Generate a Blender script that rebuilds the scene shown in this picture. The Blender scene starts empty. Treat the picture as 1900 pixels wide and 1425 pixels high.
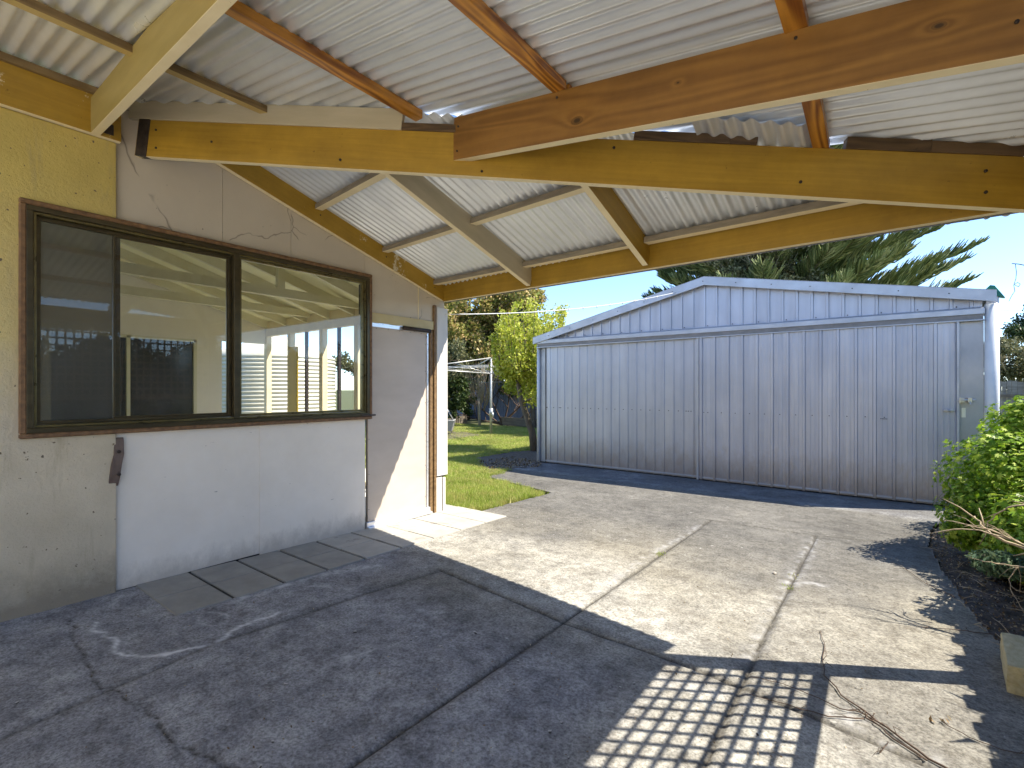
import bpy, bmesh, math, random
import numpy as np
from mathutils import Vector, Matrix
random.seed(7); rng = np.random.default_rng(7)
S = bpy.context.scene; COL = S.collection

# ------------------------------------------------------------------ camera
CAMH = 1.35; F = 911.0; HZ = 722.0; TH = math.radians(37.5)
cs, sn = math.cos(TH), math.sin(TH)
cam = bpy.data.cameras.new('camera'); co = bpy.data.objects.new('camera', cam); COL.objects.link(co)
cam.sensor_width = 36; cam.lens = 36*F/1900; cam.shift_y = (HZ-712.5)/1900
cam.clip_start = .05; cam.clip_end = 1500
co.location = (0, 0, CAMH); co.rotation_euler = (math.radians(90), 0, TH)
S.camera = co
# ------------------------------------------------------------------ light
SUNV = Vector((.70, .43, 1.0))
el = math.asin(1/SUNV.length); az = math.atan2(SUNV.x, SUNV.y)
w = bpy.data.worlds.new('World'); S.world = w; w.use_nodes = True
nt = w.node_tree; bg = nt.nodes['Background']
sky = nt.nodes.new('ShaderNodeTexSky'); sky.sky_type = 'NISHITA'; sky.sun_disc = False
sky.sun_elevation = el; sky.sun_rotation = az; sky.air_density = 1.0; sky.dust_density = 0; sky.ozone_density = 3.0; sky.altitude = 3000
nt.links.new(sky.outputs[0], bg.inputs[0]); bg.inputs[1].default_value = .072
sl = bpy.data.lights.new('sun', 'SUN'); sl.energy = 2.0; sl.angle = math.radians(.4); sl.color = (1, .93, .80)
so = bpy.data.objects.new('sun', sl); COL.objects.link(so)
so.rotation_mode = 'QUATERNION'; so.rotation_quaternion = (-SUNV).to_track_quat('-Z', 'Y'); so.location = (10, 6, 20)
S.view_settings.view_transform = 'Standard'; S.view_settings.look = 'None'
S.view_settings.exposure = 2.42; S.view_settings.gamma = 1
S.cycles.max_bounces = 10; S.cycles.diffuse_bounces = 6; S.cycles.transparent_max_bounces = 16

def gz(y): return -.02*(min(max(y, 1.0), 9.5)-1.0)
def ray(px, py): 
    r = (px-950)/F
    return (-sn+r*cs, cs+r*sn, -(py-HZ)/F)
def G(px, py):                                   # a point of the ground seen in the photo
    a, b, c = ray(px, py); t = 2.0
    for _ in range(30): t = (gz(b*t)-CAMH)/c
    return (a*t, b*t, gz(b*t))
def onX(px, py, X):
    a, b, c = ray(px, py); t = X/a
    return (X, b*t, CAMH+c*t)

# ------------------------------------------------------------------ helpers
def tag(o, label=None, cat=None, group=None, kind=None):
    for k, v in (('label', label), ('category', cat), ('group', group), ('kind', kind)):
        if v: o[k] = v
    return o
def empty(name, label, cat, loc=(0, 0, 0), group=None):
    o = bpy.data.objects.new(name, None); COL.objects.link(o); o.location = loc
    return tag(o, label, cat, group)
def link(name, me, mats, parent=None):
    for m in (mats if isinstance(mats, (list, tuple)) else [mats]): me.materials.append(m)
    o = bpy.data.objects.new(name, me); COL.objects.link(o)
    if parent:
        o.parent = parent
        o.matrix_parent_inverse = Matrix.Translation(-wloc(parent))
    return o
def wloc(p):
    v = Vector(p.location)
    q = p.parent
    while q: v = v + Vector((0,0,0)); q = q.parent
    return v
class MB:
    def __init__(s): s.v = []; s.f = []; s.m = []; s.sm = []
    def add(s, vs, fs, mi=0, smooth=False):
        n = len(s.v); s.v += [tuple(x) for x in vs]
        for k, f in enumerate(fs):
            s.f.append(tuple(i+n for i in f)); s.m.append(mi[k] if isinstance(mi, (list, tuple)) else mi); s.sm.append(smooth)
        return s
    def box(s, x0, x1, y0, y1, z0, z1, mi=0):
        return s.hexa([(x0,y0,z0),(x1,y0,z0),(x1,y1,z0),(x0,y1,z0)], [(x0,y0,z1),(x1,y0,z1),(x1,y1,z1),(x0,y1,z1)], mi)
    def hexa(s, b, t, mi=0):
        n = len(b)
        fs = [tuple(range(n))[::-1], tuple(range(n, 2*n))] + [(i, (i+1) % n, n+(i+1) % n, n+i) for i in range(n)]
        return s.add(list(b)+list(t), fs, mi)
    def tube(s, pts, r, n=8, mi=0, caps=True, smooth=True):
        pts = [Vector(p) for p in pts]; m = len(pts)
        rs = r if isinstance(r, (list, tuple)) else [r]*m
        vs = []; up = Vector((0, 0, 1)); prev = None
        for i, p in enumerate(pts):
            d = (pts[min(i+1, m-1)]-pts[max(i-1, 0)]).normalized()
            if prev is None:
                a = d.cross(up if abs(d.z) < .9 else Vector((1, 0, 0))).normalized()
            else:
                a = (prev - d*prev.dot(d)); a = a.normalized() if a.length > 1e-6 else d.orthogonal().normalized()
            prev = a; b = d.cross(a)
            for k in range(n):
                t = 2*math.pi*k/n; vs.append(p+(a*math.cos(t)+b*math.sin(t))*rs[i])
        fs = [(i*n+k, i*n+(k+1) % n, (i+1)*n+(k+1) % n, (i+1)*n+k) for i in range(m-1) for k in range(n)]
        if caps: fs += [tuple(range(n))[::-1], tuple(range((m-1)*n, m*n))]
        return s.add(vs, fs, mi, smooth)
    def bar(s, p0, p1, w_, h_, mi=0, up=Vector((0, 0, 1))):   # bottom centre line p0-p1
        p0, p1 = Vector(p0), Vector(p1); d = (p1-p0).normalized(); a = d.cross(up).normalized()*w_/2; u = a.cross(d).normalized()
        if u.dot(up) < 0: u = -u
        u = u*h_
        return s.hexa([p0-a, p1-a, p1+a, p0+a], [p0-a+u, p1-a+u, p1+a+u, p0+a+u], mi)
    def mesh(s, name):
        me = bpy.data.meshes.new(name); me.from_pydata(s.v, [], s.f)
        me.polygons.foreach_set('material_index', s.m); me.polygons.foreach_set('use_smooth', s.sm); me.update(); return me
    def build(s, name, mats, parent=None, bevel=0, fix=True):
        me = s.mesh(name)
        if fix:
            bm = bmesh.new(); bm.from_mesh(me); bmesh.ops.recalc_face_normals(bm, faces=bm.faces[:]); bm.to_mesh(me); bm.free()
        o = link(name, me, mats, parent)
        if bevel:
            b = o.modifiers.new('bevel', 'BEVEL'); b.width = bevel; b.segments = 2; b.limit_method = 'ANGLE'
        return o
def npmesh(name, V, Q, mats, parent=None, attrs=None, smooth=False):
    me = bpy.data.meshes.new(name); n = Q.shape[1]
    me.vertices.add(len(V)); me.vertices.foreach_set('co', V.astype(np.float32).ravel())
    me.loops.add(Q.size); me.loops.foreach_set('vertex_index', Q.astype(np.int32).ravel())
    me.polygons.add(len(Q)); me.polygons.foreach_set('loop_start', np.arange(0, Q.size, n, dtype=np.int32))
    me.polygons.foreach_set('loop_total', np.full(len(Q), n, np.int32))
    if smooth: me.polygons.foreach_set('use_smooth', np.ones(len(Q), bool))
    me.update(calc_edges=True)
    for k, a in (attrs or {}).items():
        at_ = me.attributes.new(k, 'FLOAT', 'POINT'); at_.data.foreach_set('value', a.astype(np.float32))
    return link(name, me, mats, parent)

# ------------------------------------------------------------------ materials
class MT:
    def __init__(s, name, rough=.7, metal=0.0, spec=.5):
        s.mat = bpy.data.materials.new(name); s.mat.use_nodes = True; s.t = s.mat.node_tree
        s.b = s.t.nodes['Principled BSDF']; s.b.inputs['Roughness'].default_value = rough; s.b.inputs['Metallic'].default_value = metal
        s.b.inputs['Specular IOR Level'].default_value = spec
    def n(s, typ, **kw):
        x = s.t.nodes.new('ShaderNode'+typ)
        for k, v in kw.items(): setattr(x, k, v)
        return x
    def l(s, a, b): s.t.links.new(a, b)
    def coord(s, scale=(1, 1, 1), rnd=True):
        tc = s.n('TexCoord'); mp = s.n('Mapping'); mp.inputs['Scale'].default_value = scale; s.l(tc.outputs['Object'], mp.inputs[0])
        if rnd:
            oi = s.n('ObjectInfo'); mu = s.n('Math', operation='MULTIPLY'); mu.inputs[1].default_value = 37; s.l(oi.outputs['Random'], mu.inputs[0]); s.l(mu.outputs[0], mp.inputs['Location'])
        return mp.outputs[0]
    def noise(s, vec, scale, detail=4, rough=.6, dist=0):
        x = s.n('TexNoise'); x.inputs['Scale'].default_value = scale; x.inputs['Detail'].default_value = detail
        x.inputs['Roughness'].default_value = rough; x.inputs['Distortion'].default_value = dist; s.l(vec, x.inputs[0]); return x.outputs[0]
    def ramp(s, fac, stops):
        x = s.n('ValToRGB'); e = x.color_ramp.elements
        while len(e) < len(stops): e.new(.5)
        for i, (p, c) in enumerate(stops): e[i].position = p; e[i].color = (*c, 1) if len(c) == 3 else c
        s.l(fac, x.inputs[0]); return x.outputs[0]
    def mix(s, fac, a, b, blend='MIX'):
        x = s.n('Mix', data_type='RGBA', blend_type=blend)
        for sock, v in ((x.inputs[0], fac), (x.inputs[6], a), (x.inputs[7], b)):
            if isinstance(v, (int, float)): sock.default_value = v
            elif isinstance(v, tuple): sock.default_value = (*v, 1)
            else: s.l(v, sock)
        return x.outputs[2]
    def math(s, op, a, b=0.0, clamp=False):
        x = s.n('Math', operation=op, use_clamp=clamp)
        for i, v in enumerate((a, b)):
            if isinstance(v, (int, float)): x.inputs[i].default_value = v
            else: s.l(v, x.inputs[i])
        return x.outputs[0]
    def color(s, c): s.l(c, s.b.inputs['Base Color']) if not isinstance(c, tuple) else setattr(s.b.inputs['Base Color'], 'default_value', (*c, 1))
    def bump(s, h, strength=.3, dist=.01):
        x = s.n('Bump'); x.inputs['Strength'].default_value = strength; x.inputs['Distance'].default_value = dist; s.l(h, x.inputs['Height']); s.l(x.outputs[0], s.b.inputs['Normal'])
        return s
def simple(name, c1, c2, scale=8, rough=.7, metal=0, bump=.15, bscale=60, spec=.5, stretch=(1, 1, 1), spots=None):
    m = MT(name, rough, metal, spec); v = m.coord(stretch)
    n1 = m.noise(v, scale, 6); col = m.ramp(n1, [(.3, c1), (.7, c2)])
    if spots:
        n3 = m.noise(v, spots[1], 3); col = m.mix(m.ramp(n3, [(spots[2], (0,0,0)), (spots[2]+.04, (1,1,1))]), col, spots[0])
    m.color(col); n2 = m.noise(v, bscale, 4)
    rr = m.n('MapRange'); rr.inputs[3].default_value = max(rough-.12, .02); rr.inputs[4].default_value = min(rough+.12, 1); m.l(n1, rr.inputs[0]); m.l(rr.outputs[0], m.b.inputs['Roughness'])
    if bump: m.bump(n2, bump, .004)
    return m.mat
def wood(name, base, dark, grain=.6, knots=True, rough=.55, gs=1.0, wear=None, rings=.5, kn=()):
    m = MT(name, rough); low = m.noise(m.coord((.45*gs, 4.5*gs, 4.5*gs)), 1, 2, .45, .3)
    kmask = []
    for (kx, kz, kr) in kn:
        tc = m.n('TexCoord'); mp = m.n('Mapping'); mp.inputs['Location'].default_value = (-kx, 0, -kz*1.7); mp.inputs['Scale'].default_value = (1, 0, 1.7); m.l(tc.outputs['Object'], mp.inputs[0])
        ln = m.n('VectorMath', operation='LENGTH'); m.l(mp.outputs[0], ln.inputs[0]); dk = ln.outputs['Value']
        low = m.math('ADD', low, m.math('MULTIPLY', m.math('POWER', 2.718, m.math('MULTIPLY', dk, -1/(kr*1.6))), .22)); kmask.append((dk, kr))
    sine = m.math('SINE', m.math('MULTIPLY', low, 75))
    fine = m.noise(m.coord((2.2*gs, 70*gs, 70*gs)), 1, 4, .65); mid = m.noise(m.coord((.8*gs, 16*gs, 16*gs)), 1, 4, .6)
    g = m.math('ADD', m.math('MULTIPLY', m.math('ADD', m.math('MULTIPLY', sine, .25), .5), rings), m.math('MULTIPLY', m.math('ADD', m.math('MULTIPLY', fine, .5), m.math('MULTIPLY', mid, .5)), 1-rings))
    col = m.mix(m.math('MULTIPLY', m.ramp(g, [(.3, (0,0,0)), (.68, (1,1,1))]), grain), base, dark)
    big = m.noise(m.coord((1, 1, 1)), 2.2, 6, .7)
    col = m.mix(1.0, col, m.ramp(big, [(.3, (.72,.70,.66)), (.65, (1.03,1.02,1))]), 'MULTIPLY')
    if knots:
        vo = m.n('TexVoronoi'); vo.inputs['Scale'].default_value = 1.0; m.l(m.coord((1.5, 3.6, 3.6)), vo.inputs[0])
        col = m.mix(m.ramp(vo.outputs['Distance'], [(.04, (.85,.85,.85)), (.075, (.45,.45,.45)), (.09, (0,0,0))]), col, tuple(c*.3 for c in dark))
    for dk, kr in kmask: col = m.mix(m.ramp(m.math('DIVIDE', dk, kr*2), [(.0, (1,1,1)), (.25, (.92,.92,.92)), (.38, (.45,.45,.45)), (.5, (.55,.55,.55)), (.62, (0,0,0))]), col, tuple(c*.22 for c in dark))
    if wear:
        wn = m.noise(m.coord((1,1,1)), 4, 8, .8); col = m.mix(m.ramp(wn, [(.61, (0,0,0)), (.63, (.9,.9,.9))]), col, wear)
    sp = m.noise(m.coord((1, 1, 1)), 28, 3, .6); col = m.mix(m.ramp(sp, [(.70, (0,0,0)), (.75, (.6,.6,.6))]), col, tuple(c*.4 for c in dark))
    m.color(col); m.bump(fine, .2, .003); return m.mat

def steel(name, c1, c2, rough=.42, metal=.55, streak=(1, 1, .15), scale=6, bump=.05):
    m = MT(name, rough, metal); v = m.coord(streak); n1 = m.noise(v, scale, 6, .65); n0 = m.noise(m.coord((1,1,1)), 1.3, 4)
    col = m.ramp(n1, [(.3, c1), (.7, c2)]); col = m.mix(1.0, col, m.ramp(n0, [(.3, (.85,.85,.85)), (.7, (1,1,1))]), 'MULTIPLY')
    if name == 'shed_steel':
        sep = m.n('SeparateXYZ'); m.l(m.coord((1, 1, 1), False), sep.inputs[0]); low = m.math('SUBTRACT', .45, m.math('MULTIPLY', sep.outputs[2], 1.15)); dn = m.noise(m.coord((2, 2, 1), False), 5, 7, .7)
        col = m.mix(m.ramp(m.math('MULTIPLY', m.math('ADD', low, dn), 1.0, True), [(.45, (0,0,0)), (1, (.75,.75,.75))]), col, (.34, .29, .25))  # splashed dirt, also painting in the warm ground reflection low down
    m.color(col); r = m.ramp(n1, [(.3, (rough+.1,)*3), (.7, (rough-.06,)*3)]); m.l(r, m.b.inputs['Roughness'])
    m.bump(m.noise(m.coord((1,1,1)), 3, 2), bump, .02); return m.mat

M = {}
M['ochre'] = wood('ochre_paint', (.50, .31, .035), (.33, .19, .02), .85, True, .5, 1, None, .12)
M['ochre2'] = wood('ochre_paint_patched', (.50, .31, .035), (.35, .20, .02), .85, False, .5, 1, (.72, .64, .46), .1)
M['cream'] = simple('cream_paint', (.74, .62, .38), (.82, .71, .47), 6, .6, bump=.1, spots=((.32, .24, .14), 45, .7))
M['greycream'] = simple('grey_cream_paint', (.44, .385, .27), (.54, .47, .34), 5, .6, bump=.1, stretch=(.5, 3, 3))
M['olive'] = simple('olive_paint', (.32, .25, .08), (.42, .33, .13), 4, .6, bump=.1, stretch=(.5, 3, 3))
M['brownwood'] = wood('brown_stained_wood', (.33, .165, .038), (.165, .072, .015), .8, False, .5, .8, None, .45, ((.85, .08, .03), (1.33, .15, .008), (2.17, .14, .018)))
M['orangewood'] = wood('orange_stained_wood', (.72, .33, .045), (.20, .055, .008), 1, True, .4, 1.3, None, .55)
M['darkwood'] = wood('dark_weathered_wood', (.16, .10, .05), (.06, .035, .02), .8, False, .7, 1.5)
M['batten'] = wood('weathered_batten', (.28, .19, .08), (.13, .08, .03), .8, False, .6, 1.5)
M['oldbatten'] = simple('grey_batten', (.2, .17, .13), (.34, .29, .22), 20, .8, stretch=(.3, 2, 2))
M['iron'] = simple('black_iron', (.03, .025, .025), (.08, .06, .05), 30, .5, metal=.5, bump=.4)
M['roofsteel'] = steel('galvanised_roof', (.72, .75, .79), (.86, .89, .92), .32, .45, (.4, .4, 1), 5, .008)
M['shedsteel'] = steel('shed_steel', (.45, .465, .53), (.54, .555, .62), .40, .5, (2, 2, .15), 3, .008)
M['shedflat'] = steel('shed_flat_steel', (.38, .395, .43), (.46, .475, .52), .4, .5, (1, 1, .6), 4, .08)
M['shedtrim'] = steel('shed_trim', (.46, .475, .52), (.56, .575, .62), .4, .45, (1, 1, 1), 4, .03)
M['groove'] = steel('track_steel', (.20, .19, .18), (.28, .26, .25), .5, .4, (1, 1, 3), 8)
M['chrome'] = MT('zinc_fitting', .3, .9).mat; M['chrome'].node_tree.nodes['Principled BSDF'].inputs['Base Color'].default_value = (.55, .55, .56, 1)
M['pvc'] = simple('white_pvc', (.62, .64, .66), (.74, .75, .76), 5, .35, bump=.03)
M['screw'] = simple('screw', (.04, .04, .05), (.1, .1, .1), 30, .5, bump=0)
M['bronze'] = simple('bronze_frame', (.055, .042, .022), (.10, .078, .038), 12, .35, metal=.5, bump=.08, stretch=(1, .3, 1))
M['bronzelit'] = simple('bronze_trim', (.10, .08, .035), (.2, .16, .06), 12, .3, metal=.5, bump=.05)
M['timbertrim'] = simple('window_timber_trim', (.10, .05, .022), (.26, .14, .06), 26, .6, bump=.3)
M['alu'] = simple('aluminium', (.66, .67, .7), (.8, .8, .82), 10, .3, metal=.6, bump=.02)
M['panel'] = simple('white_cement_sheet', (.72, .69, .645), (.79, .76, .71), 3, .75, bump=.05, spots=((.35, .33, .3), 38, .73))
def m_panel():
    m = MT('white_cement_sheet', .72); v = m.coord((1, 1, 1), False); n1 = m.noise(v, 2.5, 6, .65); n2 = m.noise(v, 60, 4)
    col = m.ramp(n1, [(.3, (.83, .76, .66)), (.65, (.90, .83, .73))])
    sep = m.n('SeparateXYZ'); m.l(v, sep.inputs[0]); dn = m.noise(m.coord((1, 1, .6), False), 9, 7, .75)
    low = m.math('SUBTRACT', .62, m.math('MULTIPLY', sep.outputs[2], 3.0)); spl = m.math('MULTIPLY', m.math('ADD', low, dn), .9, True)
    col = m.mix(m.ramp(spl, [(.55, (0,0,0)), (1, (.55,.55,.55))]), col, (.34, .29, .235))
    n3 = m.noise(m.coord((1, .5, 2), False), 24, 3, .6); col = m.mix(m.ramp(n3, [(.72, (0,0,0)), (.75, (.8,.8,.8))]), col, (.33, .29, .25))
    m.color(col); m.bump(n2, .12, .003); return m.mat
M['panel'] = m_panel()
M['gapshade'] = simple('dark_gap', (.02, .018, .015), (.05, .045, .04), 20, .9)  # near-black standing for the shade in gaps between parts
M['doormat'] = simple('door_paint', (.54, .455, .375), (.62, .53, .445), 2.2, .55, bump=.05, spots=((.36, .24, .17), 17, .74), stretch=(1, 1, 2.5))
M['board'] = simple('cream_board', (.60, .57, .52), (.7, .67, .62), 5, .6, bump=.06, stretch=(1, 1, .3))
M['gutterdark'] = simple('dark_flashing', (.10, .11, .13), (.16, .17, .2), 10, .5, metal=.4)
M['green'] = simple('green_plastic', (.01, .12, .07), (.02, .2, .12), 10, .4, bump=.02)
M['rock'] = simple('limestone', (.42, .34, .17), (.58, .5, .3), 9, .9, bump=.8, bscale=30)
M['sleeper'] = wood('sleeper', (.26, .22, .17), (.12, .10, .08), .8, False, .85, 1)
M['pipe'] = simple('galvanised_pipe', (.45, .45, .43), (.62, .61, .58), 14, .4, metal=.5, bump=.05)
M['wire'] = simple('white_cord', (.6, .6, .6), (.75, .75, .73), 40, .6, bump=0)
M['darkwire'] = simple('dark_wire', (.06, .06, .09), (.14, .14, .2), 40, .5, bump=0)
M['twig'] = simple('dry_twig', (.30, .22, .13), (.52, .42, .28), 25, .8, bump=.4)
M['darktwig'] = simple('dark_twig', (.05, .03, .02), (.14, .09, .06), 25, .8, bump=.4)
M['bark'] = simple('bark', (.09, .07, .05), (.2, .16, .12), 14, .9, bump=1, stretch=(1, 1, .3))
M['palebark'] = simple('pale_bark', (.28, .24, .16), (.42, .38, .26), 14, .9, bump=.6, stretch=(1, 1, .3))
M['tank'] = simple('cream_tank', (.62, .58, .46), (.7, .66, .54), 3, .5, bump=.02)
M['darkglass'] = simple('dark_glass', (.015, .018, .02), (.03, .035, .04), 4, .12, bump=0)
M['ceil'] = simple('interior_ceiling', (.80, .76, .46), (.85, .81, .52), 2, .7, bump=.02)
M['inwall'] = simple('interior_wall', (.74, .69, .56), (.8, .75, .62), 2, .8, bump=.05)
M['infloor'] = simple('interior_floor', (.72, .68, .6), (.8, .77, .7), 3, .5, bump=.05)
M['inbeam'] = simple('interior_beam', (.62, .58, .38), (.7, .66, .45), 5, .6, bump=.05)

def m_render():
    m = MT('rendered_wall', .85); v = m.coord((1, 1, 1), False)
    sep = m.n('SeparateXYZ'); m.l(v, sep.inputs[0])
    n1 = m.noise(v, 2.2, 6, .65); n2 = m.noise(v, 45, 5, .7); n3 = m.noise(v, 26, 3, .6)
    h = m.math('ADD', sep.outputs[2], m.math('MULTIPLY', n1, .9))
    col = m.ramp(m.math('MULTIPLY', h, .3), [(.48, (.66, .57, .42)), (.66, (.66, .53, .24)), (.95, (.62, .48, .14))])
    col = m.mix(1.0, col, m.ramp(n1, [(.3, (.82,.81,.78)), (.65, (1,1,1))]), 'MULTIPLY')
    col = m.mix(m.ramp(n3, [(.68, (0,0,0)), (.71, (1,1,1))]), col, (.14, .10, .06))
    low = m.math('SUBTRACT', .75, m.math('MULTIPLY', sep.outputs[2], 2.4)); dn = m.noise(v, 7, 7, .75)
    col = m.mix(m.ramp(m.math('MULTIPLY', m.math('ADD', low, dn), .9, True), [(.5, (0,0,0)), (1, (.8,.8,.8))]), col, (.25, .21, .15))
    st_ = m.noise(m.coord((1, 3.5, .5), False), 3, 6, .7); col = m.mix(m.ramp(st_, [(.56, (0,0,0)), (.72, (.45,.45,.45))]), col, (.33, .27, .16))
    m.color(col); m.bump(n2, .9, .008); return m.mat
M['render'] = m_render()
def m_sheet():
    m = MT('gable_sheet', .75); v = m.coord((1, 1, 1), False); n1 = m.noise(v, 1.8, 5); n2 = m.noise(v, 80, 3)
    col = m.ramp(n1, [(.3, (.57, .50, .405)), (.7, (.64, .565, .46))])
    n3 = m.noise(m.coord((1, 1, 1), False), 34, 3); col = m.mix(m.ramp(n3, [(.72, (0,0,0)), (.75, (1,1,1))]), col, (.15, .12, .09))
    vo = m.n('TexVoronoi', feature='DISTANCE_TO_EDGE'); vo.inputs['Scale'].default_value = 1.15; wv_ = m.n('Mapping'); m.l(m.coord((1, 1, 1), False), wv_.inputs[0]); wv_.inputs['Rotation'].default_value = (.6, 0, 0)
    ad = m.n('VectorMath', operation='ADD'); nn = m.n('TexNoise'); nn.inputs['Scale'].default_value = 4; sc_ = m.n('VectorMath', operation='SCALE'); sc_.inputs['Scale'].default_value = .12; m.l(nn.outputs['Color'], sc_.inputs[0]); m.l(wv_.outputs[0], ad.inputs[0]); m.l(sc_.outputs[0], ad.inputs[1]); m.l(ad.outputs[0], vo.inputs[0])
    crk = m.math('MULTIPLY', m.ramp(vo.outputs['Distance'], [(.0, (1,1,1)), (.006, (0,0,0))]), m.ramp(m.noise(v, 2.7, 2), [(.47, (0,0,0)), (.52, (.8,.8,.8))]))
    col = m.mix(crk, col, (.16, .13, .10))
    m.color(col); m.bump(n2, .25, .003); return m.mat
M['sheet'] = m_sheet()

def m_concrete():
    m = MT('concrete', .85, 0, .3); v = m.coord((1, 1, 1), False)
    at_ = lambda k: (lambda a: (setattr(a, 'attribute_name', k), a.outputs['Fac'])[1])(m.n('Attribute'))
    n1 = m.noise(v, .9, 7, .68); n2 = m.noise(v, 4.5, 8, .7); n3 = m.noise(v, 70, 5, .75); n4 = m.noise(m.coord((3, 14, 1), False), 1, 7, .7, .4)
    col = m.ramp(n1, [(.32, (.12, .113, .10)), (.5, (.172, .163, .145)), (.68, (.235, .222, .195))])
    col = m.mix(m.ramp(n4, [(.45, (0,0,0)), (.7, (.2,.2,.2))]), col, (.20, .185, .165))
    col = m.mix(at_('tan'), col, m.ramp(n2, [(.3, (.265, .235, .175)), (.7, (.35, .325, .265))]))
    col = m.mix(at_('pale'), col, m.ramp(n2, [(.3, (.38, .365, .325)), (.7, (.50, .48, .43))]))  # brighter tone of the sunlit ground, painted in
    col = m.mix(at_('dark'), col, m.ramp(n2, [(.3, (.25, .252, .275)), (.5, (.33, .331, .35)), (.7, (.43, .43, .445))]))  # bluish tone of the shaded floor, painted in
    col = m.mix(1.0, col, m.ramp(n2, [(.3, (.72,.72,.73)), (.5, (.95,.95,.95)), (.72, (1.12,1.12,1.1))]), 'MULTIPLY')
    n5 = m.noise(v, 15, 6, .75); col = m.mix(1.0, col, m.ramp(n5, [(.36, (.66,.64,.62)), (.52, (1,1,1)), (.7, (1.12,1.12,1.1))]), 'MULTIPLY')
    col = m.mix(1.0, col, m.ramp(n3, [(.36, (.5,.5,.5)), (.56, (1.1,1.1,1.1)), (.66, (1.3,1.3,1.3))]), 'MULTIPLY')
    sp = m.noise(v, 22, 2, .5); col = m.mix(m.ramp(sp, [(.73, (0,0,0)), (.76, (.6,.6,.6))]), col, (.6, .58, .54))
    sp2 = m.noise(m.coord((1.3, 1.3, 1), False), 17, 2, .5); col = m.mix(m.ramp(sp2, [(.745, (0,0,0)), (.765, (1,1,1))]), col, (.05, .045, .04))
    col = m.mix(at_('white'), col, (.72, .72, .73))
    col = m.mix(at_('joint'), col, m.ramp(n3, [(.4, (.035, .03, .025)), (.65, (.10, .09, .07))]))  # joint dirt and cracks, plus painted shade before the shed
    m.color(col)
    hh = m.math('ADD', m.math('MULTIPLY', n3, .6), n2); m.bump(hh, .55, .012); return m.mat
M['concrete'] = m_concrete()
M['soil'] = simple('soil', (.055, .042, .034), (.19, .15, .12), 18, .95, bump=1, bscale=90, spots=((.2, .16, .12), 60, .70))
M['mulch'] = simple('dry_mulch', (.07, .055, .045), (.19, .15, .115), 30, .95, bump=1, bscale=70, spots=((.5, .44, .36), 55, .64))
M['lawnbase'] = simple('lawn_soil', (.06, .075, .02), (.13, .13, .045), 12, .95, bump=.5)

def leafmat(name, c1, c2, c3=None, rough=.5, trans=.25, glossy=.3, patch=None):
    m = MT(name, rough, 0, glossy); g = m.n('NewGeometry'); ri = g.outputs['Random Per Island']
    stops = [(0, c1), (.6, c2)] + ([(.85, c3), (1, c3)] if c3 else [(1, c2)])
    col = m.ramp(ri, stops); big = m.noise(m.coord((1, 1, 1)), 1.2, 3)
    col = m.mix(1.0, col, m.ramp(big, [(.35, (.7,.7,.65)), (.65, (1,1,1))]), 'MULTIPLY')
    if patch: pn = m.noise(m.coord((1, 1, 1)), 2.6, 6, .7); col = m.mix(m.ramp(pn, [(.48, (0,0,0)), (.62, (.85,.85,.85))]), col, patch)
    m.color(col)
    tr = m.n('BsdfTranslucent'); m.l(col, tr.inputs[0]); mx = m.n('MixShader'); mx.inputs[0].default_value = trans
    out = m.t.nodes['Material Output']; m.l(m.b.outputs[0], mx.inputs[1]); m.l(tr.outputs[0], mx.inputs[2]); m.l(mx.outputs[0], out.inputs[0])
    return m.mat
M['grass'] = leafmat('grass_blades', (.22, .32, .035), (.42, .55, .08), (.72, .66, .28), .6, .3, .3, (.50, .46, .16))
M['yellowgreen'] = leafmat('young_leaves', (.36, .42, .03), (.60, .64, .08), (.74, .72, .18), .5, .4)
M['autumn'] = leafmat('tipped_leaves', (.09, .13, .03), (.40, .37, .08), (.68, .48, .22), .5, .3)
M['darkleaf'] = leafmat('dark_leaves', (.02, .04, .012), (.05, .085, .02), (.12, .16, .05), .5, .2)
M['olive_leaf'] = leafmat('olive_leaves', (.10, .11, .045), (.2, .2, .09), (.34, .33, .18), .5, .25)
M['bushleaf'] = leafmat('bright_leaves', (.14, .27, .015), (.32, .50, .03), (.58, .70, .11), .45, .35)
M['blueleaf'] = leafmat('blue_green_leaves', (.05, .10, .05), (.1, .17, .09), (.18, .24, .13), .6, .2)
M['pine'] = leafmat('pine_foliage', (.10, .14, .045), (.22, .27, .09), (.38, .40, .17), .6, .1)
M['litter'] = leafmat('leaf_litter', (.10, .06, .03), (.3, .2, .1), (.5, .42, .3), .8, .1)

def m_glass():
    m = MT('window_glass'); t = m.t; t.nodes.remove(m.b)
    fr = m.n('Fresnel'); fr.inputs[0].default_value = 1.5; gl = m.n('BsdfGlossy'); gl.inputs['Roughness'].default_value = .01
    tr = m.n('BsdfTransparent'); tr.inputs[0].default_value = (.93, .95, .93, 1)
    mx = m.n('MixShader'); f2 = m.math('MULTIPLY', fr.outputs[0], 1.25, True); m.l(f2, mx.inputs[0]); m.l(tr.outputs[0], mx.inputs[1]); m.l(gl.outputs[0], mx.inputs[2])
    df = m.n('BsdfDiffuse'); df.inputs[0].default_value = (.5, .5, .48, 1); m2 = m.n('MixShader')
    dn = m.noise(m.coord((1,1,1)), 3, 5); m.l(m.ramp(dn, [(.4, (.02,.02,.02)), (.8, (.09,.09,.09))]), m2.inputs[0])
    m.l(mx.outputs[0], m2.inputs[1]); m.l(df.outputs[0], m2.inputs[2]); m.l(m2.outputs[0], t.nodes['Material Output'].inputs[0])
    return m.mat
M['glass'] = m_glass()
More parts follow.
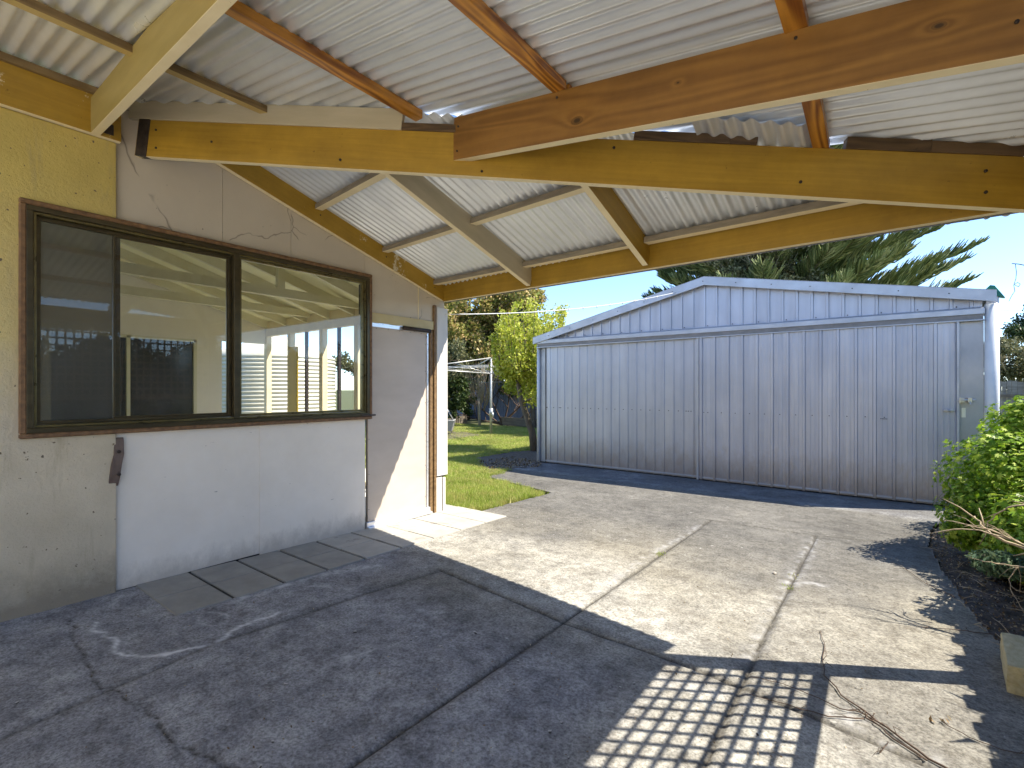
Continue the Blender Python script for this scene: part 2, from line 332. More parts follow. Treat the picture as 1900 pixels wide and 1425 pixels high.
def m_screen():
    m = MT('fly_screen', .7); m.color((.15, .135, .115)); tr = m.n('BsdfTransparent'); mx = m.n('MixShader'); mx.inputs[0].default_value = .82
    m.l(tr.outputs[0], mx.inputs[1]); m.l(m.b.outputs[0], mx.inputs[2]); m.l(mx.outputs[0], m.t.nodes['Material Output'].inputs[0]); return m.mat
M['screen'] = m_screen()

# oriented timber: own transform so that the grain follows it; bottom face may carry another paint
def timber(name, p0, p1, w_, h_, side, bottom=None, parent=None, label=None, drop=0, bev=.003):
    p0, p1 = Vector(p0), Vector(p1); L = (p1-p0).length
    xa = (p1-p0).normalized(); ya = Vector((0, 0, 1)).cross(xa).normalized(); za = xa.cross(ya)
    mb = MB(); n = max(2, int(L/.5)); mats = [side, bottom or side]
    hw = w_/2
    vs = []; 
    for i in range(n+1):
        x = L*i/n; vs += [(x, -hw, 0), (x, hw, 0), (x, hw, h_), (x, -hw, h_)]
    fs = []; mi = []
    for i in range(n):
        a = i*4; b = a+4
        for k in range(4):
            k2 = (k+1) % 4; fs.append((a+k, a+k2, b+k2, b+k)); mi.append(1 if k == 0 else 0)
    fs += [(3, 2, 1, 0), (n*4, n*4+1, n*4+2, n*4+3)]; mi += [0, 0]
    mb.add(vs, fs, mi)
    o = mb.build(name, mats, None, bev)
    o.matrix_world = Matrix.Translation(p0) @ Matrix((xa, ya, za)).transposed().to_4x4()
    if parent:
        o.parent = parent; o.matrix_parent_inverse = Matrix.Translation(-Vector(parent.location))
    if label: o['label'] = label
    return o

# ================================================================== GROUND
def ground_sheet():
    ys = [-300, -60, -20, 1.0, 9.5, 20, 40, 80, 200, 700]; xs = [-700, -100, -30, -10, 5, 30, 100, 700]
    V = [(x, y, gz(y)-.07) for y in ys for x in xs]; nx = len(xs)
    Fs = [(j*nx+i, j*nx+i+1, (j+1)*nx+i+1, (j+1)*nx+i) for j in range(len(ys)-1) for i in range(nx-1)]
    return tag(MB().add(V, Fs).build('ground', M['lawnbase']), kind='structure')
ground_sheet()
slab_poly = [(-4.1,-.3),(-4.1,4.28),(-3.76,4.28),(-3.75,5.78),(-5.27,6.2),(-5.75,7.5),(-5.8,8.5),(.72,8.5),(.66,7.6),(.36,6.9),(.29,5.9),(.33,5.1),(.40,4.3),(.50,3.7),(.62,3.2),(.66,2.5),(.66,-.3)]
def inpoly(X, Y, P):
    c = np.zeros(X.shape, bool); n = len(P)
    for i in range(n):
        x0, y0 = P[i]; x1, y1 = P[(i+1) % n]
        if y0 == y1: continue
        t = ((y0 > Y) != (y1 > Y)) & (X < (x1-x0)*(Y-y0)/(y1-y0)+x0); c ^= t
    return c
def pdist(X, Y, pts, w_=None):
    D = np.full(X.shape, 9.0)
    for (x0, y0), (x1, y1) in zip(pts[:-1], pts[1:]):
        dx, dy = x1-x0, y1-y0; L2 = dx*dx+dy*dy+1e-12
        t = np.clip(((X-x0)*dx+(Y-y0)*dy)/L2, 0, 1); D = np.minimum(D, np.hypot(X-x0-t*dx, Y-y0-t*dy))
    return D
def vnoise(X, Y, sc, seed):
    r = np.random.default_rng(seed); T = r.random((128, 128)); x = X*sc+50.3; y = Y*sc+50.7
    xi = np.floor(x).astype(int); yi = np.floor(y).astype(int); fx = x-xi; fy = y-yi; fx = fx*fx*(3-2*fx); fy = fy*fy*(3-2*fy)
    g = lambda a, b: T[(yi+b) % 128, (xi+a) % 128]
    return (g(0,0)*(1-fx)+g(1,0)*fx)*(1-fy)+(g(0,1)*(1-fx)+g(1,1)*fx)*fy
def fbm(X, Y, sc, seed, o=4):
    return sum(vnoise(X, Y, sc*2**k, seed+k)*.5**k for k in range(o))/sum(.5**k for k in range(o))
def gp(l): return [G(*p)[:2] for p in l]
c7 = lambda l: [(x*.5263, 750+y*.5263) for x, y in l]
def slab():
    st = .0145; x = np.arange(-5.85, .75, st); y = np.arange(-.3, 8.5, st); X, Y = np.meshgrid(x, y)
    wx = X+(fbm(X, Y, 6, 3)-.5)*.05; wy = Y+(fbm(X, Y, 6, 9)-.5)*.05
    joints = [gp([(-150,1440),(0,1371),(210,1276),(400,1192),(658,1108),(815,1060)]),
              gp([(815,1057),(1045,1155),(1240,1222),(1375,1275),(1500,1325),(1640,1385),(1760,1440)]),
              gp([(1318,966),(1045,1155),(1000,1187),(800,1320),(620,1445)]),
              gp([(1515,994),(1455,1110),(1400,1220),(1350,1330),(1295,1440)]),
              gp([(1318,966),(1515,994),(1640,1006)])]
    jw = [.014, .0095, .0095, .0105, .005]; ja = [.6, 1, 1, 1, .7]
    j = np.zeros(X.shape); dep = np.zeros(X.shape)
    jx = X+(fbm(X, Y, 9, 71)-.5)*.016; jy = Y+(fbm(X, Y, 9, 77)-.5)*.016
    for p, w_, a in zip(joints, jw, ja):
        D = pdist(jx, jy, p); k = np.clip(1.25-D/w_/1.5, 0, 1)*a; j = np.maximum(j, k)
        j = np.maximum(j, .42*a*np.exp(-(D/.045)**2)*fbm(X, Y, 12, 5)*1.6); dep = np.maximum(dep, np.clip(1-D/(w_*1.8), 0, 1)*a)
    crk = [gp(c7([(240,760),(265,830),(310,930),(335,990),(400,1010),(530,1080),(575,1150),(610,1195),(700,1230),(760,1260),(850,1310)])),
           gp([(1270,1057),(1360,1070),(1450,1085)]), gp([(980,912),(1150,935),(1320,966)]), gp([(1515,994),(1590,1060),(1750,1110)])]
    ca = [.9, .35, .3, .3]
    wx2 = X+(fbm(X, Y, 14, 33)-.5)*.06; wy2 = Y+(fbm(X, Y, 14, 39)-.5)*.06
    for p, a in zip(crk, ca):
        D = pdist(wx2, wy2, p); j = np.maximum(j, np.clip(1.2-D/.008, 0, 1)*a); dep = np.maximum(dep, np.clip(1-D/.01, 0, 1)*a*.6)
    # under the pavers
    j = np.where((X < -3.375) & (Y > 1.11) & (Y < 4.2), 1.0, j)
    j = np.maximum(j, np.clip((wy-7.3)*2.5, 0, .5)*np.clip(fbm(X, Y, 2.5, 99)*1.8+.1, 0, 1))  # shed's shadow strip darkened into the concrete through the joint mask
    # white bloom lines left by standing water, smudges
    wh = np.zeros(X.shape); 
    D = pdist(wx2, wy2, gp(c7([(350,760),(335,795),(400,825),(410,880),(500,895),(600,880),(740,845),(790,820),(850,780),(990,735)])))
    wh = np.maximum(wh, np.clip(1.55-D/.0085, 0, 1)*np.clip(fbm(X, Y, 18, 44)*2.4-.2, .15, 1))
    wh = np.maximum(wh, .14*np.exp(-(D/.022)**2))
    D = pdist(wx2, wy2, gp(c7([(430,672),(390,712)]))); wh = np.maximum(wh, np.clip(1-D/.008, 0, 1)*.6)
    ring = gp(c7([(750+50*math.cos(t), 757+26*math.sin(t)) for t in np.linspace(0, 6.4, 16)]))
    D = pdist(wx2, wy2, ring); wh = np.maximum(wh, np.clip(1-D/.011, 0, 1)*.35)
    for seg, ww, a in (([(1200,905),(1320,862)], .03, .7), ([(830,690),(960,650),(1130,600),(1350,565)], .035, .6), ([(1100,640),(1230,650)], .02, .35), ([(1370,770),(1480,730)], .05, .35), ([(1390,1070),(1440,1050)], .05, .3), ([(930,800),(1000,780)], .04, .25)):
        D = pdist(wx, wy, gp(c7(seg))); wh = np.maximum(wh, a*np.exp(-(D/ww)**2)*np.clip(fbm(X, Y, 30, 60)*2.6-.9, 0, 1))
    for seg, ww, a in (([(1300,975),(1180,1045),(1060,1140)], .035, .35), ([(1510,1000),(1440,1140),(1390,1225)], .05, .45), ([(1460,1080),(1520,1085)], .05, .5), ([(1560,1325),(1700,1400)], .06, .5), ([(1180,1250),(1330,1290)], .05, .3)):
        D = pdist(wx, wy, gp(seg)); wh = np.maximum(wh, a*np.exp(-(D/ww)**2)*np.clip(fbm(X, Y, 24, 61)*2.6-1.0, 0, 1))
    dark = np.clip((2.42-wy)*2.2+.5*(fbm(X, Y, 2, 12)-.5), 0, 1)*np.clip((-.95-wx)*3+.5, 0, 1)  # carport roof's shade put into the floor colour
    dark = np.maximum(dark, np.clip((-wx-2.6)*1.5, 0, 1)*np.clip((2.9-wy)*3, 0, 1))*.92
    dark = np.maximum(dark, np.clip((wy-7.35+.4*fbm(X, Y, 2, 13))*2.2, 0, .65))  # shade before the shed put into the colour as well
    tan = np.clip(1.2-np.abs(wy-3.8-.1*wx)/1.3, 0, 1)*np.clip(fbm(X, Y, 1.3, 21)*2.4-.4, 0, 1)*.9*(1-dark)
    pale = np.clip(1.35-np.abs(wy-2.95)/.8, 0, 1)*np.clip(fbm(X, Y, 1.7, 25)*2.2-.3, 0, 1)*(1-dark)*np.clip(1.3-(wx+1.6)*.6, .35, 1)  # sun-bright strip beyond the roof shadow, painted paler
    pale = np.maximum(pale, np.clip((wx+1.15)*3, 0, 1)*np.clip((2.62-wy)*3, 0, 1)*(.95-.5*np.clip((wx+.25)*4, 0, 1)*(wy > 2.0)))  # ground lit through the lattice, painted paler too
    Z = -.02*(np.clip(Y, 1, 9.5)-1)-dep*.014+(fbm(X, Y, 1.3, 88)-.5)*.008+(fbm(X, Y, 40, 90)-.5)*.0016
    inside = inpoly(X+(fbm(X, Y, 8, 51)-.5)*.05, Y+(fbm(X, Y, 8, 57)-.5)*.05, slab_poly)
    ny, nx = X.shape; idx = np.arange(ny*nx).reshape(ny, nx)
    c = inside[:-1, :-1]
    Q = np.stack([idx[:-1, :-1], idx[:-1, 1:], idx[1:, 1:], idx[1:, :-1]], -1)[c]
    V = np.stack([X, Y, Z], -1).reshape(-1, 3)
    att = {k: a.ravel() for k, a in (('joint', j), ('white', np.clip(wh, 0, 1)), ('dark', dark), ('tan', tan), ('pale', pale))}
    # skirts round the rim
    cp = np.pad(c, 1); sk = []
    for (dy, dx, e0, e1) in ((0, 1, (0, 1), (1, 1)), (0, -1, (0, 0), (1, 0)), (1, 0, (1, 0), (1, 1)), (-1, 0, (0, 0), (0, 1))):
        nb = cp[1+dy:1+dy+c.shape[0], 1+dx:1+dx+c.shape[1]]; jj, ii = np.nonzero(c & ~nb)
        sk.append(np.stack([idx[jj+e0[0], ii+e0[1]], idx[jj+e1[0], ii+e1[1]]], -1))
    E = np.concatenate(sk); n0 = len(V); low = V[E.ravel()].copy(); low[:, 2] -= .09
    V = np.concatenate([V, low]); k = np.arange(len(E))
    Q = np.concatenate([Q, np.stack([E[:, 0], E[:, 1], n0+2*k+1, n0+2*k], -1)])
    for a in att: att[a] = np.concatenate([att[a], att[a][E.ravel()]])
    used = np.unique(Q); mp = np.full(len(V), -1); mp[used] = np.arange(len(used))
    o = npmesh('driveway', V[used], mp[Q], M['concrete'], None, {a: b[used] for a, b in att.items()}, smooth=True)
    tag(o, kind='structure')
    o = MB().box(-4.1, 7, -7.5, -.3, -.09, -.001).build('driveway_rear', simple('bounce_concrete', (.64, .60, .53), (.76, .72, .64), 3, .9, bump=.2)); tag(o, kind='structure')  # unseen rear slab, made pale and wide to bounce sunlight
slab()

# pavers beside the wall
def paving():
    mb = MB(); r = random.Random(3); y = 1.1; k = 0
    while y < 4.2:
        L = .335 if y < 2.4 else .37
        gap = .02 if y < 2.5 else .005
        for (x0, x1) in ((-4.1, -3.735), (-3.729, -3.36)):
            if y < 1.2 and x0 < -4: pass
            z = gz(y)+.010+r.uniform(-.002, .002); z2 = gz(y+L)+.010
            e = r.uniform(0, .004)
            mb.hexa([(x0, y+e, z-.04), (x1-e, y+e, z-.04), (x1-e, y+L-gap, z2-.04), (x0, y+L-gap, z2-.04)], [(x0, y+e, z), (x1-e, y+e, z), (x1-e, y+L-gap, z2), (x0, y+L-gap, z2)], 0 if y < 2.4 else 1)
        y += L
    for (x0, x1) in ((-4.42, -4.1), ):
        mb.box(x0, x1, 4.06, 4.27, -.12, gz(4.2)+.008, 1)
    m1 = simple('grey_paver', (.25, .24, .215), (.34, .325, .29), 7, .85, bump=.5)
    m2 = simple('cream_flagstone', (.35, .335, .30), (.48, .455, .40), 5, .85, bump=.5, spots=((.30, .28, .25), 6, .64))
    tag(mb.build('paving', [m1, m2], None, .004), kind='structure')
paving()

# garden bed soil on the right, mulch patch beside the shed, soil border along lawn
def soil(name, poly, z0, amp, mat, st=.03, seed=5):
    xs = [p[0] for p in poly]; ysv = [p[1] for p in poly]
    x = np.arange(min(xs), max(xs)+st, st); y = np.arange(min(ysv), max(ysv)+st, st); X, Y = np.meshgrid(x, y)
    Z = -.02*(np.clip(Y, 1, 9.5)-1)+z0+(fbm(X, Y, 10, seed)-.5)*amp+(fbm(X, Y, 35, seed+9)-.5)*amp*.6
    c = inpoly(X, Y, poly)[:-1, :-1]; ny, nx = X.shape; idx = np.arange(ny*nx).reshape(ny, nx)
    Q = np.stack([idx[:-1, :-1], idx[:-1, 1:], idx[1:, 1:], idx[1:, :-1]], -1)[c]
    V = np.stack([X, Y, Z], -1).reshape(-1, 3); used = np.unique(Q); mp = np.full(len(V), -1); mp[used] = np.arange(len(used))
    return tag(npmesh(name, V[used], mp[Q], mat, smooth=True), kind='structure')
soil('garden_bed', [(.25, 7.3), (.22, 5.0), (.34, 4.0), (.45, 3.2), (.6, 2.4), (.6, .5), (2.6, .5), (3.4, 8.6), (.8, 8.6), (.6, 7.6)], -.035, .05, M['soil'])
soil('mulch_patch', [G(880, 850)[:2], G(905, 878)[:2], G(960, 868)[:2], G(1003, 868)[:2], G(1003, 835)[:2], G(950, 838)[:2]], -.0, .03, M['mulch'], seed=8)

# ================================================================== LAWN GRASS
def blades(name, P, h, wd, mat, lean=.5, parent=None):
    n = len(P); a = rng.random(n)*6.283; hh = h*(.6+.8*rng.random(n)); la = rng.random(n)*6.283; lm = lean*rng.random(n)*hh
    dx, dy = np.cos(a)*wd/2, np.sin(a)*wd/2
    V = np.empty((n, 3, 3)); V[:, 0] = P; V[:, 1] = P; V[:, 2] = P
    V[:, 0, 0] -= dx; V[:, 0, 1] -= dy; V[:, 1, 0] += dx; V[:, 1, 1] += dy
    V[:, 2, 0] += np.cos(la)*lm; V[:, 2, 1] += np.sin(la)*lm; V[:, 2, 2] += hh
    return npmesh(name, V.reshape(-1, 3), np.arange(3*n).reshape(-1, 3), mat, parent)
lawn_poly = [(-4.4, 4.3), (-3.79, 4.3), (-3.78, 5.75), (-5.2, 6.15), (-5.5, 7.2), G(905, 870)[:2], G(880, 850)[:2], G(950, 838)[:2], G(1010, 832)[:2], (-5.9, 9.5), (-8.5, 15.6), (-18, 15.8), (-16, 8), (-8, 4.3)]
def lawn():
    n = 330000; d = 4.8*np.exp(rng.random(n)*math.log(24/4.8)); px = 818+rng.random(n)*(1030-818); r = (px-950)/F
    X = d*(-sn+r*cs); Y = d*(cs+r*sn)
    k = inpoly(X+(fbm(X, Y, 7, 3)-.5)*.34, Y+(fbm(X, Y, 7, 6)-.5)*.34, lawn_poly); X, Y, d = X[k], Y[k], d[k]
    Z = -.02*(np.clip(Y, 1, 9.5)-1)-.05
    P = np.stack([X, Y, Z], -1)
    near = d < 9
    V = []
    o1 = blades('lawn', P, .075, .007, M['grass'], .7)
    me = o1.data; co_ = np.empty(len(me.vertices)*3, np.float32); me.vertices.foreach_get('co', co_); co_ = co_.reshape(-1, 3, 3)
    sc = np.clip(d/6, 1, 4)[:, None]; c = co_.mean(1)
    for q in range(3):
        co_[:, q, :2] = c[:, :2]+(co_[:, q, :2]-c[:, :2])*sc
    me.vertices.foreach_set('co', co_.ravel()); me.update()
    tag(o1, kind='stuff', label='short green lawn grass with yellow tips beside the concrete', cat='grass')
    # coarse remainder of the lawn, to the sides of what is seen
    n = 60000; X = rng.random(n)*22-18; Y = rng.random(n)*11.5+4.6; k = inpoly(X, Y, lawn_poly); X, Y = X[k], Y[k]
    o = blades('lawn_edge', np.stack([X, Y, -.02*(np.clip(Y, 1, 9.5)-1)-.05], -1), .07, .03, M['grass'], .7)
    tag(o, kind='stuff', label='thin lawn grass stretching back to the timber edging', cat='grass')
lawn()

# ================================================================== HOUSE (sunroom side wall)
WX = -4.1
H = empty('house', 'cream and yellow rendered house side with bronze sliding window and flat door', 'house', (WX, 1, 0))
def box(name, x0, x1, y0, y1, z0, z1, mat, parent, bev=.002, label=None):
    o = MB().box(x0, x1, y0, y1, z0, z1).build(name, mat, parent, bev)
    if label: o['label'] = label
    return o
# rendered wall with window opening cut: built from pieces
mb = MB(); wy0, wy1, wz0, wz1 = .56, 2.98, 1.09, 2.45
Y0 = .985
def rough_wall():
    st = .02; ys = np.arange(-5, Y0+.0001, .035); zs = np.arange(-.1, 3.01, .035)
    mbw = MB()
    Yg, Zg = np.meshgrid(ys, zs); Xg = WX+.028+(fbm(Yg, Zg, 9, 4)-.5)*.008+(fbm(Yg, Zg, 3, 14)-.5)*.012
    c = ~((Yg > wy0-.02) & (Zg > wz0-.03) & (Zg < wz1)); c = c[:-1, :-1]
    idx = np.arange(Yg.size).reshape(Yg.shape)
    Q = np.stack([idx[:-1, :-1], idx[:-1, 1:], idx[1:, 1:], idx[1:, :-1]], -1)[c]
    V = np.stack([Xg, Yg, Zg], -1).reshape(-1, 3)
    o = npmesh('rendered_wall', V, Q, M['render'], H, smooth=True); return o
rough_wall()
mb = MB()   # wall core behind
mb.box(WX-.2, WX+.012, -5, wy0, -.1, 3.0).box(WX-.2, WX+.012, wy0, Y0, -.1, wz0).box(WX-.2, WX+.012, wy0, Y0, wz1, 3.0)
mb.build('wall_core', M['render'], H)
MB().box(WX-.12, WX-.012, Y0, 2.97, -.1, wz0).build('wall_framing', M['gapshade'], H)
MB().box(WX-.12, WX-.012, Y0, 2.97, wz1, 2.62).build('wall_framing', M['gapshade'], H)
MB().box(WX-.12, WX-.012, 2.973, 4.05, 2.1, 2.4).build('wall_framing', M['gapshade'], H)
box('bounce_wall', -4.3, 7.0, -7.8, -7.5, -.1, 3.3, M['cream'], H, .002)  # unseen wall added behind the camera to bounce warm light in
mb = MB().hexa([(-4.5, -8.2, 3.2), (7.2, -8.2, 3.2), (7.2, -7.2, 3.2), (-4.5, -7.2, 3.2)], [(-4.5, -8.2, 3.5), (7.2, -8.2, 3.5), (7.2, -7.2, 3.3), (-4.5, -7.2, 3.3)]).build('bounce_wall_eave', M['shedtrim'], H)  # eave of the added bounce wall
# lower cement sheets
pa = onX(484, 900, WX)[1]
box('wall_sheet', WX-.010, WX, Y0+.008, pa-.003, -.0, 1.07, M['panel'], H, .002)
box('wall_sheet', WX-.010, WX, pa+.003, 2.962, -.03, 1.07, M['panel'], H, .002)
box('cover_strip', WX, WX+.004, pa-.012, pa+.012, -.02, 1.065, M['panel'], H, .001)
# upper gable sheets following the slope
def farp(X, Y): return 2.36-.3*(Y-4)-.079*(X+4.1)
us = [Y0+.008, onX(413, 400, WX)[1], onX(540, 450, WX)[1], onX(677, 500, WX)[1], onX(776, 560, WX)[1], 4.05]
for i in range(5):
    a, b = us[i]+.0015, us[i+1]-.0015; lo = wz1 if i < 3 else 2.115
    t0, t1 = farp(WX, a)+.17, farp(WX, b)+.17
    mb = MB().hexa([(WX-.01, a, lo), (WX, a, lo), (WX, b, lo), (WX-.01, b, lo)], [(WX-.01, a, t0), (WX, a, t0), (WX, b, t1), (WX-.01, b, t1)])
    mb.build('gable_sheet', M['sheet'], H, .001)
box('gable_sheet', WX-.012, WX-.002, 2.99, 3.06, 2.1, 2.5, M['sheet'], H, .001)
box('cover_strip', WX, WX+.005, us[4]-.006, us[4]+.006, 2.12, farp(WX, us[4])+.02, M['cream'], H, .001)
# yellow fascia beam on the rendered wall
timber('fascia_beam', (WX+.045, -5, 2.985), (WX+.045, Y0+.02, 2.985), .045, .25, M['ochre2'], M['cream'], H)
# head board above the door
box('head_board', WX-.004, WX+.022, 3.0, 3.86, 2.02, 2.115, simple('head_paint', (.52, .42, .2), (.6, .5, .28), 4, .6), H, .003)

# window ------------------------------------------------------------
W = link('window', MB().box(WX-.01, WX+.055, wy0-.035, wy1+.03, wz0-.035, wz0-.006).box(WX-.01, WX+.055, wy0-.035, wy1+.03, wz1, wz1+.03)
         .box(WX-.01, WX+.055, wy0-.035, wy0-.004, wz0-.006, wz1).box(WX-.01, WX+.055, wy1+.004, wy1+.03, wz0-.006, wz1).mesh('window'), M['timbertrim'], H)
W.modifiers.new('b', 'BEVEL').width = .006
def frame(name, y0, y1, z0, z1, x0, x1, t, mat, parent, bev=.004):
    m_ = MB().box(x0, x1, y0, y1, z0, z0+t).box(x0, x1, y0, y1, z1-t, z1).box(x0, x1, y0, y0+t, z0+t, z1-t).box(x0, x1, y1-t, y1, z0+t, z1-t)
    return m_.build(name, mat, parent, bev)
my = 1.745
frame('window_frame', wy0-.004, wy1+.004, wz0-.006, wz1, WX-.05, WX+.048, .032, M['bronze'], W)
frame('window_bead', wy0+.029, wy1-.029, wz0+.027, wz1-.033, WX-.05, WX+.032, .014, M['bronzelit'], W, .002)
box('mullion', WX-.03, WX+.043, my-.022, my+.022, wz0+.03, wz1-.03, M['bronze'], W, .004)
sy = 1.01
frame('sash', wy0+.045, my-.024, wz0+.043, wz1-.049, WX-.03, WX-.004, .022, M['bronze'], W, .003)
frame('sash', my+.024, wy1-.045, wz0+.043, wz1-.049, WX-.01, WX+.018, .020, M['bronzelit'], W, .003)
frame('sash', sy-.03, my-.046, wz0+.065, wz1-.071, WX-.024, WX-.008, .012, M['bronze'], W, .003)
MB().add([(WX-.020, wy0+.067, wz0+.064), (WX-.020, my-.046, wz0+.064), (WX-.020, my-.046, wz1-.07), (WX-.020, wy0+.067, wz1-.07)], [(0, 1, 2, 3)]).build('pane', M['glass'], W, fix=False)
MB().add([(WX+.004, my+.044, wz0+.062), (WX+.004, wy1-.064, wz0+.062), (WX+.004, wy1-.064, wz1-.068), (WX+.004, my+.044, wz1-.068)], [(0, 1, 2, 3)]).build('pane', M['glass'], W, fix=False)
MB().add([(WX-.034, wy0+.05, wz0+.05), (WX-.034, sy-.02, wz0+.05), (WX-.034, sy-.02, wz1-.05), (WX-.034, wy0+.05, wz1-.05)], [(0, 1, 2, 3)]).build('fly_screen', M['screen'], W, fix=False)
box('screen_stile', WX-.045, WX-.022, sy-.028, sy+.012, wz0+.04, wz1-.05, M['bronze'], W, .003)
box('sill_end', WX+.05, WX+.06, wy1-.1, wy1+.065, wz0-.004, wz0+.012, M['iron'], W, .002)

# door ---------------------------------------------------------------
D = link('door', MB().box(WX-.045, WX-.008, 3.0, 3.775, .03, 1.975).mesh('door'), M['doormat'], H)
D.modifiers.new('b', 'BEVEL').width = .003
for y, z in [(y, z) for z in (.15, .5, .85, 1.2, 1.55, 1.85) for y in (3.012, 3.762)]+[(y, 1.965) for y in (3.1, 3.25, 3.4, 3.55, 3.7)]:
    MB().tube([(WX-.012, y, z), (WX-.005, y, z)], .004, 8).build('screw', M['screw'], D)
MB().box(WX-.03, WX+.006, 3.0, 3.80, 1.975, 2.018).build('door_head', M['alu'], D, .003)
MB().box(WX-.03, WX+.004, 3.776, 3.80, -.02, 1.974).build('door_jamb', M['alu'], D, .003)
MB().box(WX-.03, WX+.055, 2.972, 3.815, gz(3.4)+.012, gz(3.4)+.034).box(WX-.03, WX+.02, 2.972, 3.815, gz(3.4)+.034, .03).build('door_sill', M['alu'], D, .003)
MB().tube([(WX+.03, 3.42, 1.997), (WX+.03, 3.80, 1.997)], .021, 14).box(WX+.006, WX+.03, 3.45, 3.5, 1.985, 2.01).box(WX+.006, WX+.03, 3.72, 3.77, 1.985, 2.01).build('door_closer', M['iron'], D)
timber('door_post', (WX-.015, 3.845, -.05), (WX-.0149, 3.845, 2.10), .085, .085, M['timbertrim'], None, None) if False else None
mb = MB().box(WX-.09, WX+.012, 3.818, 3.862, -.05, 2.015).box(WX-.09, WX+.03, 3.864, 3.9, -.05, 2.3)
mb.build('door_post', wood('frame_brown', (.26, .16, .07), (.13, .075, .03), .8, False, .6, 1), H, .004)
# corner boards: wide cream board above, narrower boards below
mb = MB().box(WX-.1, WX+.035, 3.902, 4.07, .36, 2.28)
mb.build('corner_board', M['board'], H, .004)
MB().box(WX-.1, WX+.022, 3.902, 3.99, -.05, .345).build('corner_board', M['board'], H, .004)
MB().box(WX-.1, WX+.028, 4.0, 4.045, -.06, .33).build('corner_board', M['board'], H, .004)
MB().box(WX-.1, WX+.018, 3.99, 4.0, -.06, .36).box(WX-.1, WX+.024, 3.902, 4.05, .346, .359).build('corner_gap', M['gapshade'], H)

# the room seen through the glass --------------------------------------
RX = -8.2
R = link('sunroom', MB().box(RX-.1, WX-.13, -2, 4.05, -.02, .05).mesh('sunroom_floor'), M['infloor'], H)
cz = lambda y: 2.36+.3*(4-y)+.1
MB().hexa([(RX-.2, -2, cz(-2)), (WX-.01, -2, cz(-2)), (WX-.01, 4.2, cz(4.2)), (RX-.2, 4.2, cz(4.2))], [(RX-.2, -2, cz(-2)+.05), (WX-.01, -2, cz(-2)+.05), (WX-.01, 4.2, cz(4.2)+.05), (RX-.2, 4.2, cz(4.2)+.05)]).build('ceiling', M['ceil'], R)
for k in range(7):
    x = -4.55-.6*k
    MB().bar((x, -2, cz(-2)-.12), (x, 4.03, cz(4.03)-.12), .045, .118).build('ceiling_rafter', M['inbeam'], R)
for x in (-5.65, -6.9): MB().box(x, x+.07, .2, 3.98, 2.42, 2.52).build('tie_beam', M['inbeam'], R)
MB().box(-5.65, -5.58, 2.85, 2.93, 2.521, cz(2.9)-.005).build('strut', M['inbeam'], R)
MB().box(-5.65, -5.58, 1.2, 1.28, 2.521, cz(1.2)-.01).build('strut', M['inbeam'], R)
# west wall with dark sliding door, opening beside it; unseen far opening added to let light in
mb = MB().box(RX-.1, RX, -2, 1.3, .05, .7).box(RX-.1, RX, -2, 1.3, 2.6, 4.2).box(RX-.1, RX, 1.1, 1.3, .7, 2.6).box(RX-.1, RX, 1.3, 2.95, 2.08, 3.9).box(RX-.1, RX, 2.95, 3.3, .05, 3.0).box(RX-.1, RX, 3.3, 4.05, 2.1, 2.9).box(RX-.1, RX, 3.3, 4.05, .05, .75)
mb.box(RX-.1, WX-.13, -2.1, -2, .05, 4.4)
mb.build('back_wall', M['inwall'], R)
MB().box(RX-.06, RX-.03, 1.3, 2.95, .05, 2.08).build('sliding_door', M['darkglass'], R)
MB().box(RX-.03, RX+.01, 1.3, 1.34, .05, 2.08).box(RX-.03, RX+.01, 2.1, 2.14, .05, 2.08).box(RX-.03, RX+.01, 2.91, 2.95, .05, 2.08).box(RX-.03, RX+.01, 1.3, 2.95, 2.05, 2.09).build('sliding_door_frame', M['inbeam'], R)
# north wall: dwarf wall, posts, windows deepened out of view for more sun
MB().box(RX-.1, WX-.12, 3.97, 4.05, -.1, .12).build('window_plinth', M['cream'], R)
MB().box(RX-.1, WX-.12, 3.97, 4.05, 2.22, 2.46).build('window_lintel', M['cream'], R)
for x in (RX, -7.45, -6.55, -5.7, -4.95, -4.28): MB().box(x-.045, x+.045, 3.97, 4.05, .121, 2.219).build('window_post', M['cream'], R)
for x in (-7.0, -6.15, -5.3): MB().box(x-.02, x+.02, 3.99, 4.03, .121, 2.219).build('glazing_bar', M['iron'], R)
MB().box(-7.4, -7.15, 3.93, 3.96, .98, 2.0).build('security_mesh', simple('yellow_mesh', (.5, .33, .03), (.7, .5, .06), 60, .5), R)
# roof over the room (keeps the sky out)
MB().hexa([(RX-.3, -2.2, cz(-2.2)+.09), (WX-.02, -2.2, cz(-2.2)+.09), (WX-.02, 4.25, cz(4.25)+.09), (RX-.3, 4.25, cz(4.25)+.09)], [(RX-.3, -2.2, cz(-2.2)+.12), (WX-.02, -2.2, cz(-2.2)+.12), (WX-.02, 4.25, cz(4.25)+.12), (RX-.3, 4.25, cz(4.25)+.12)]).build('sunroom_roof', M['roofsteel'], R)

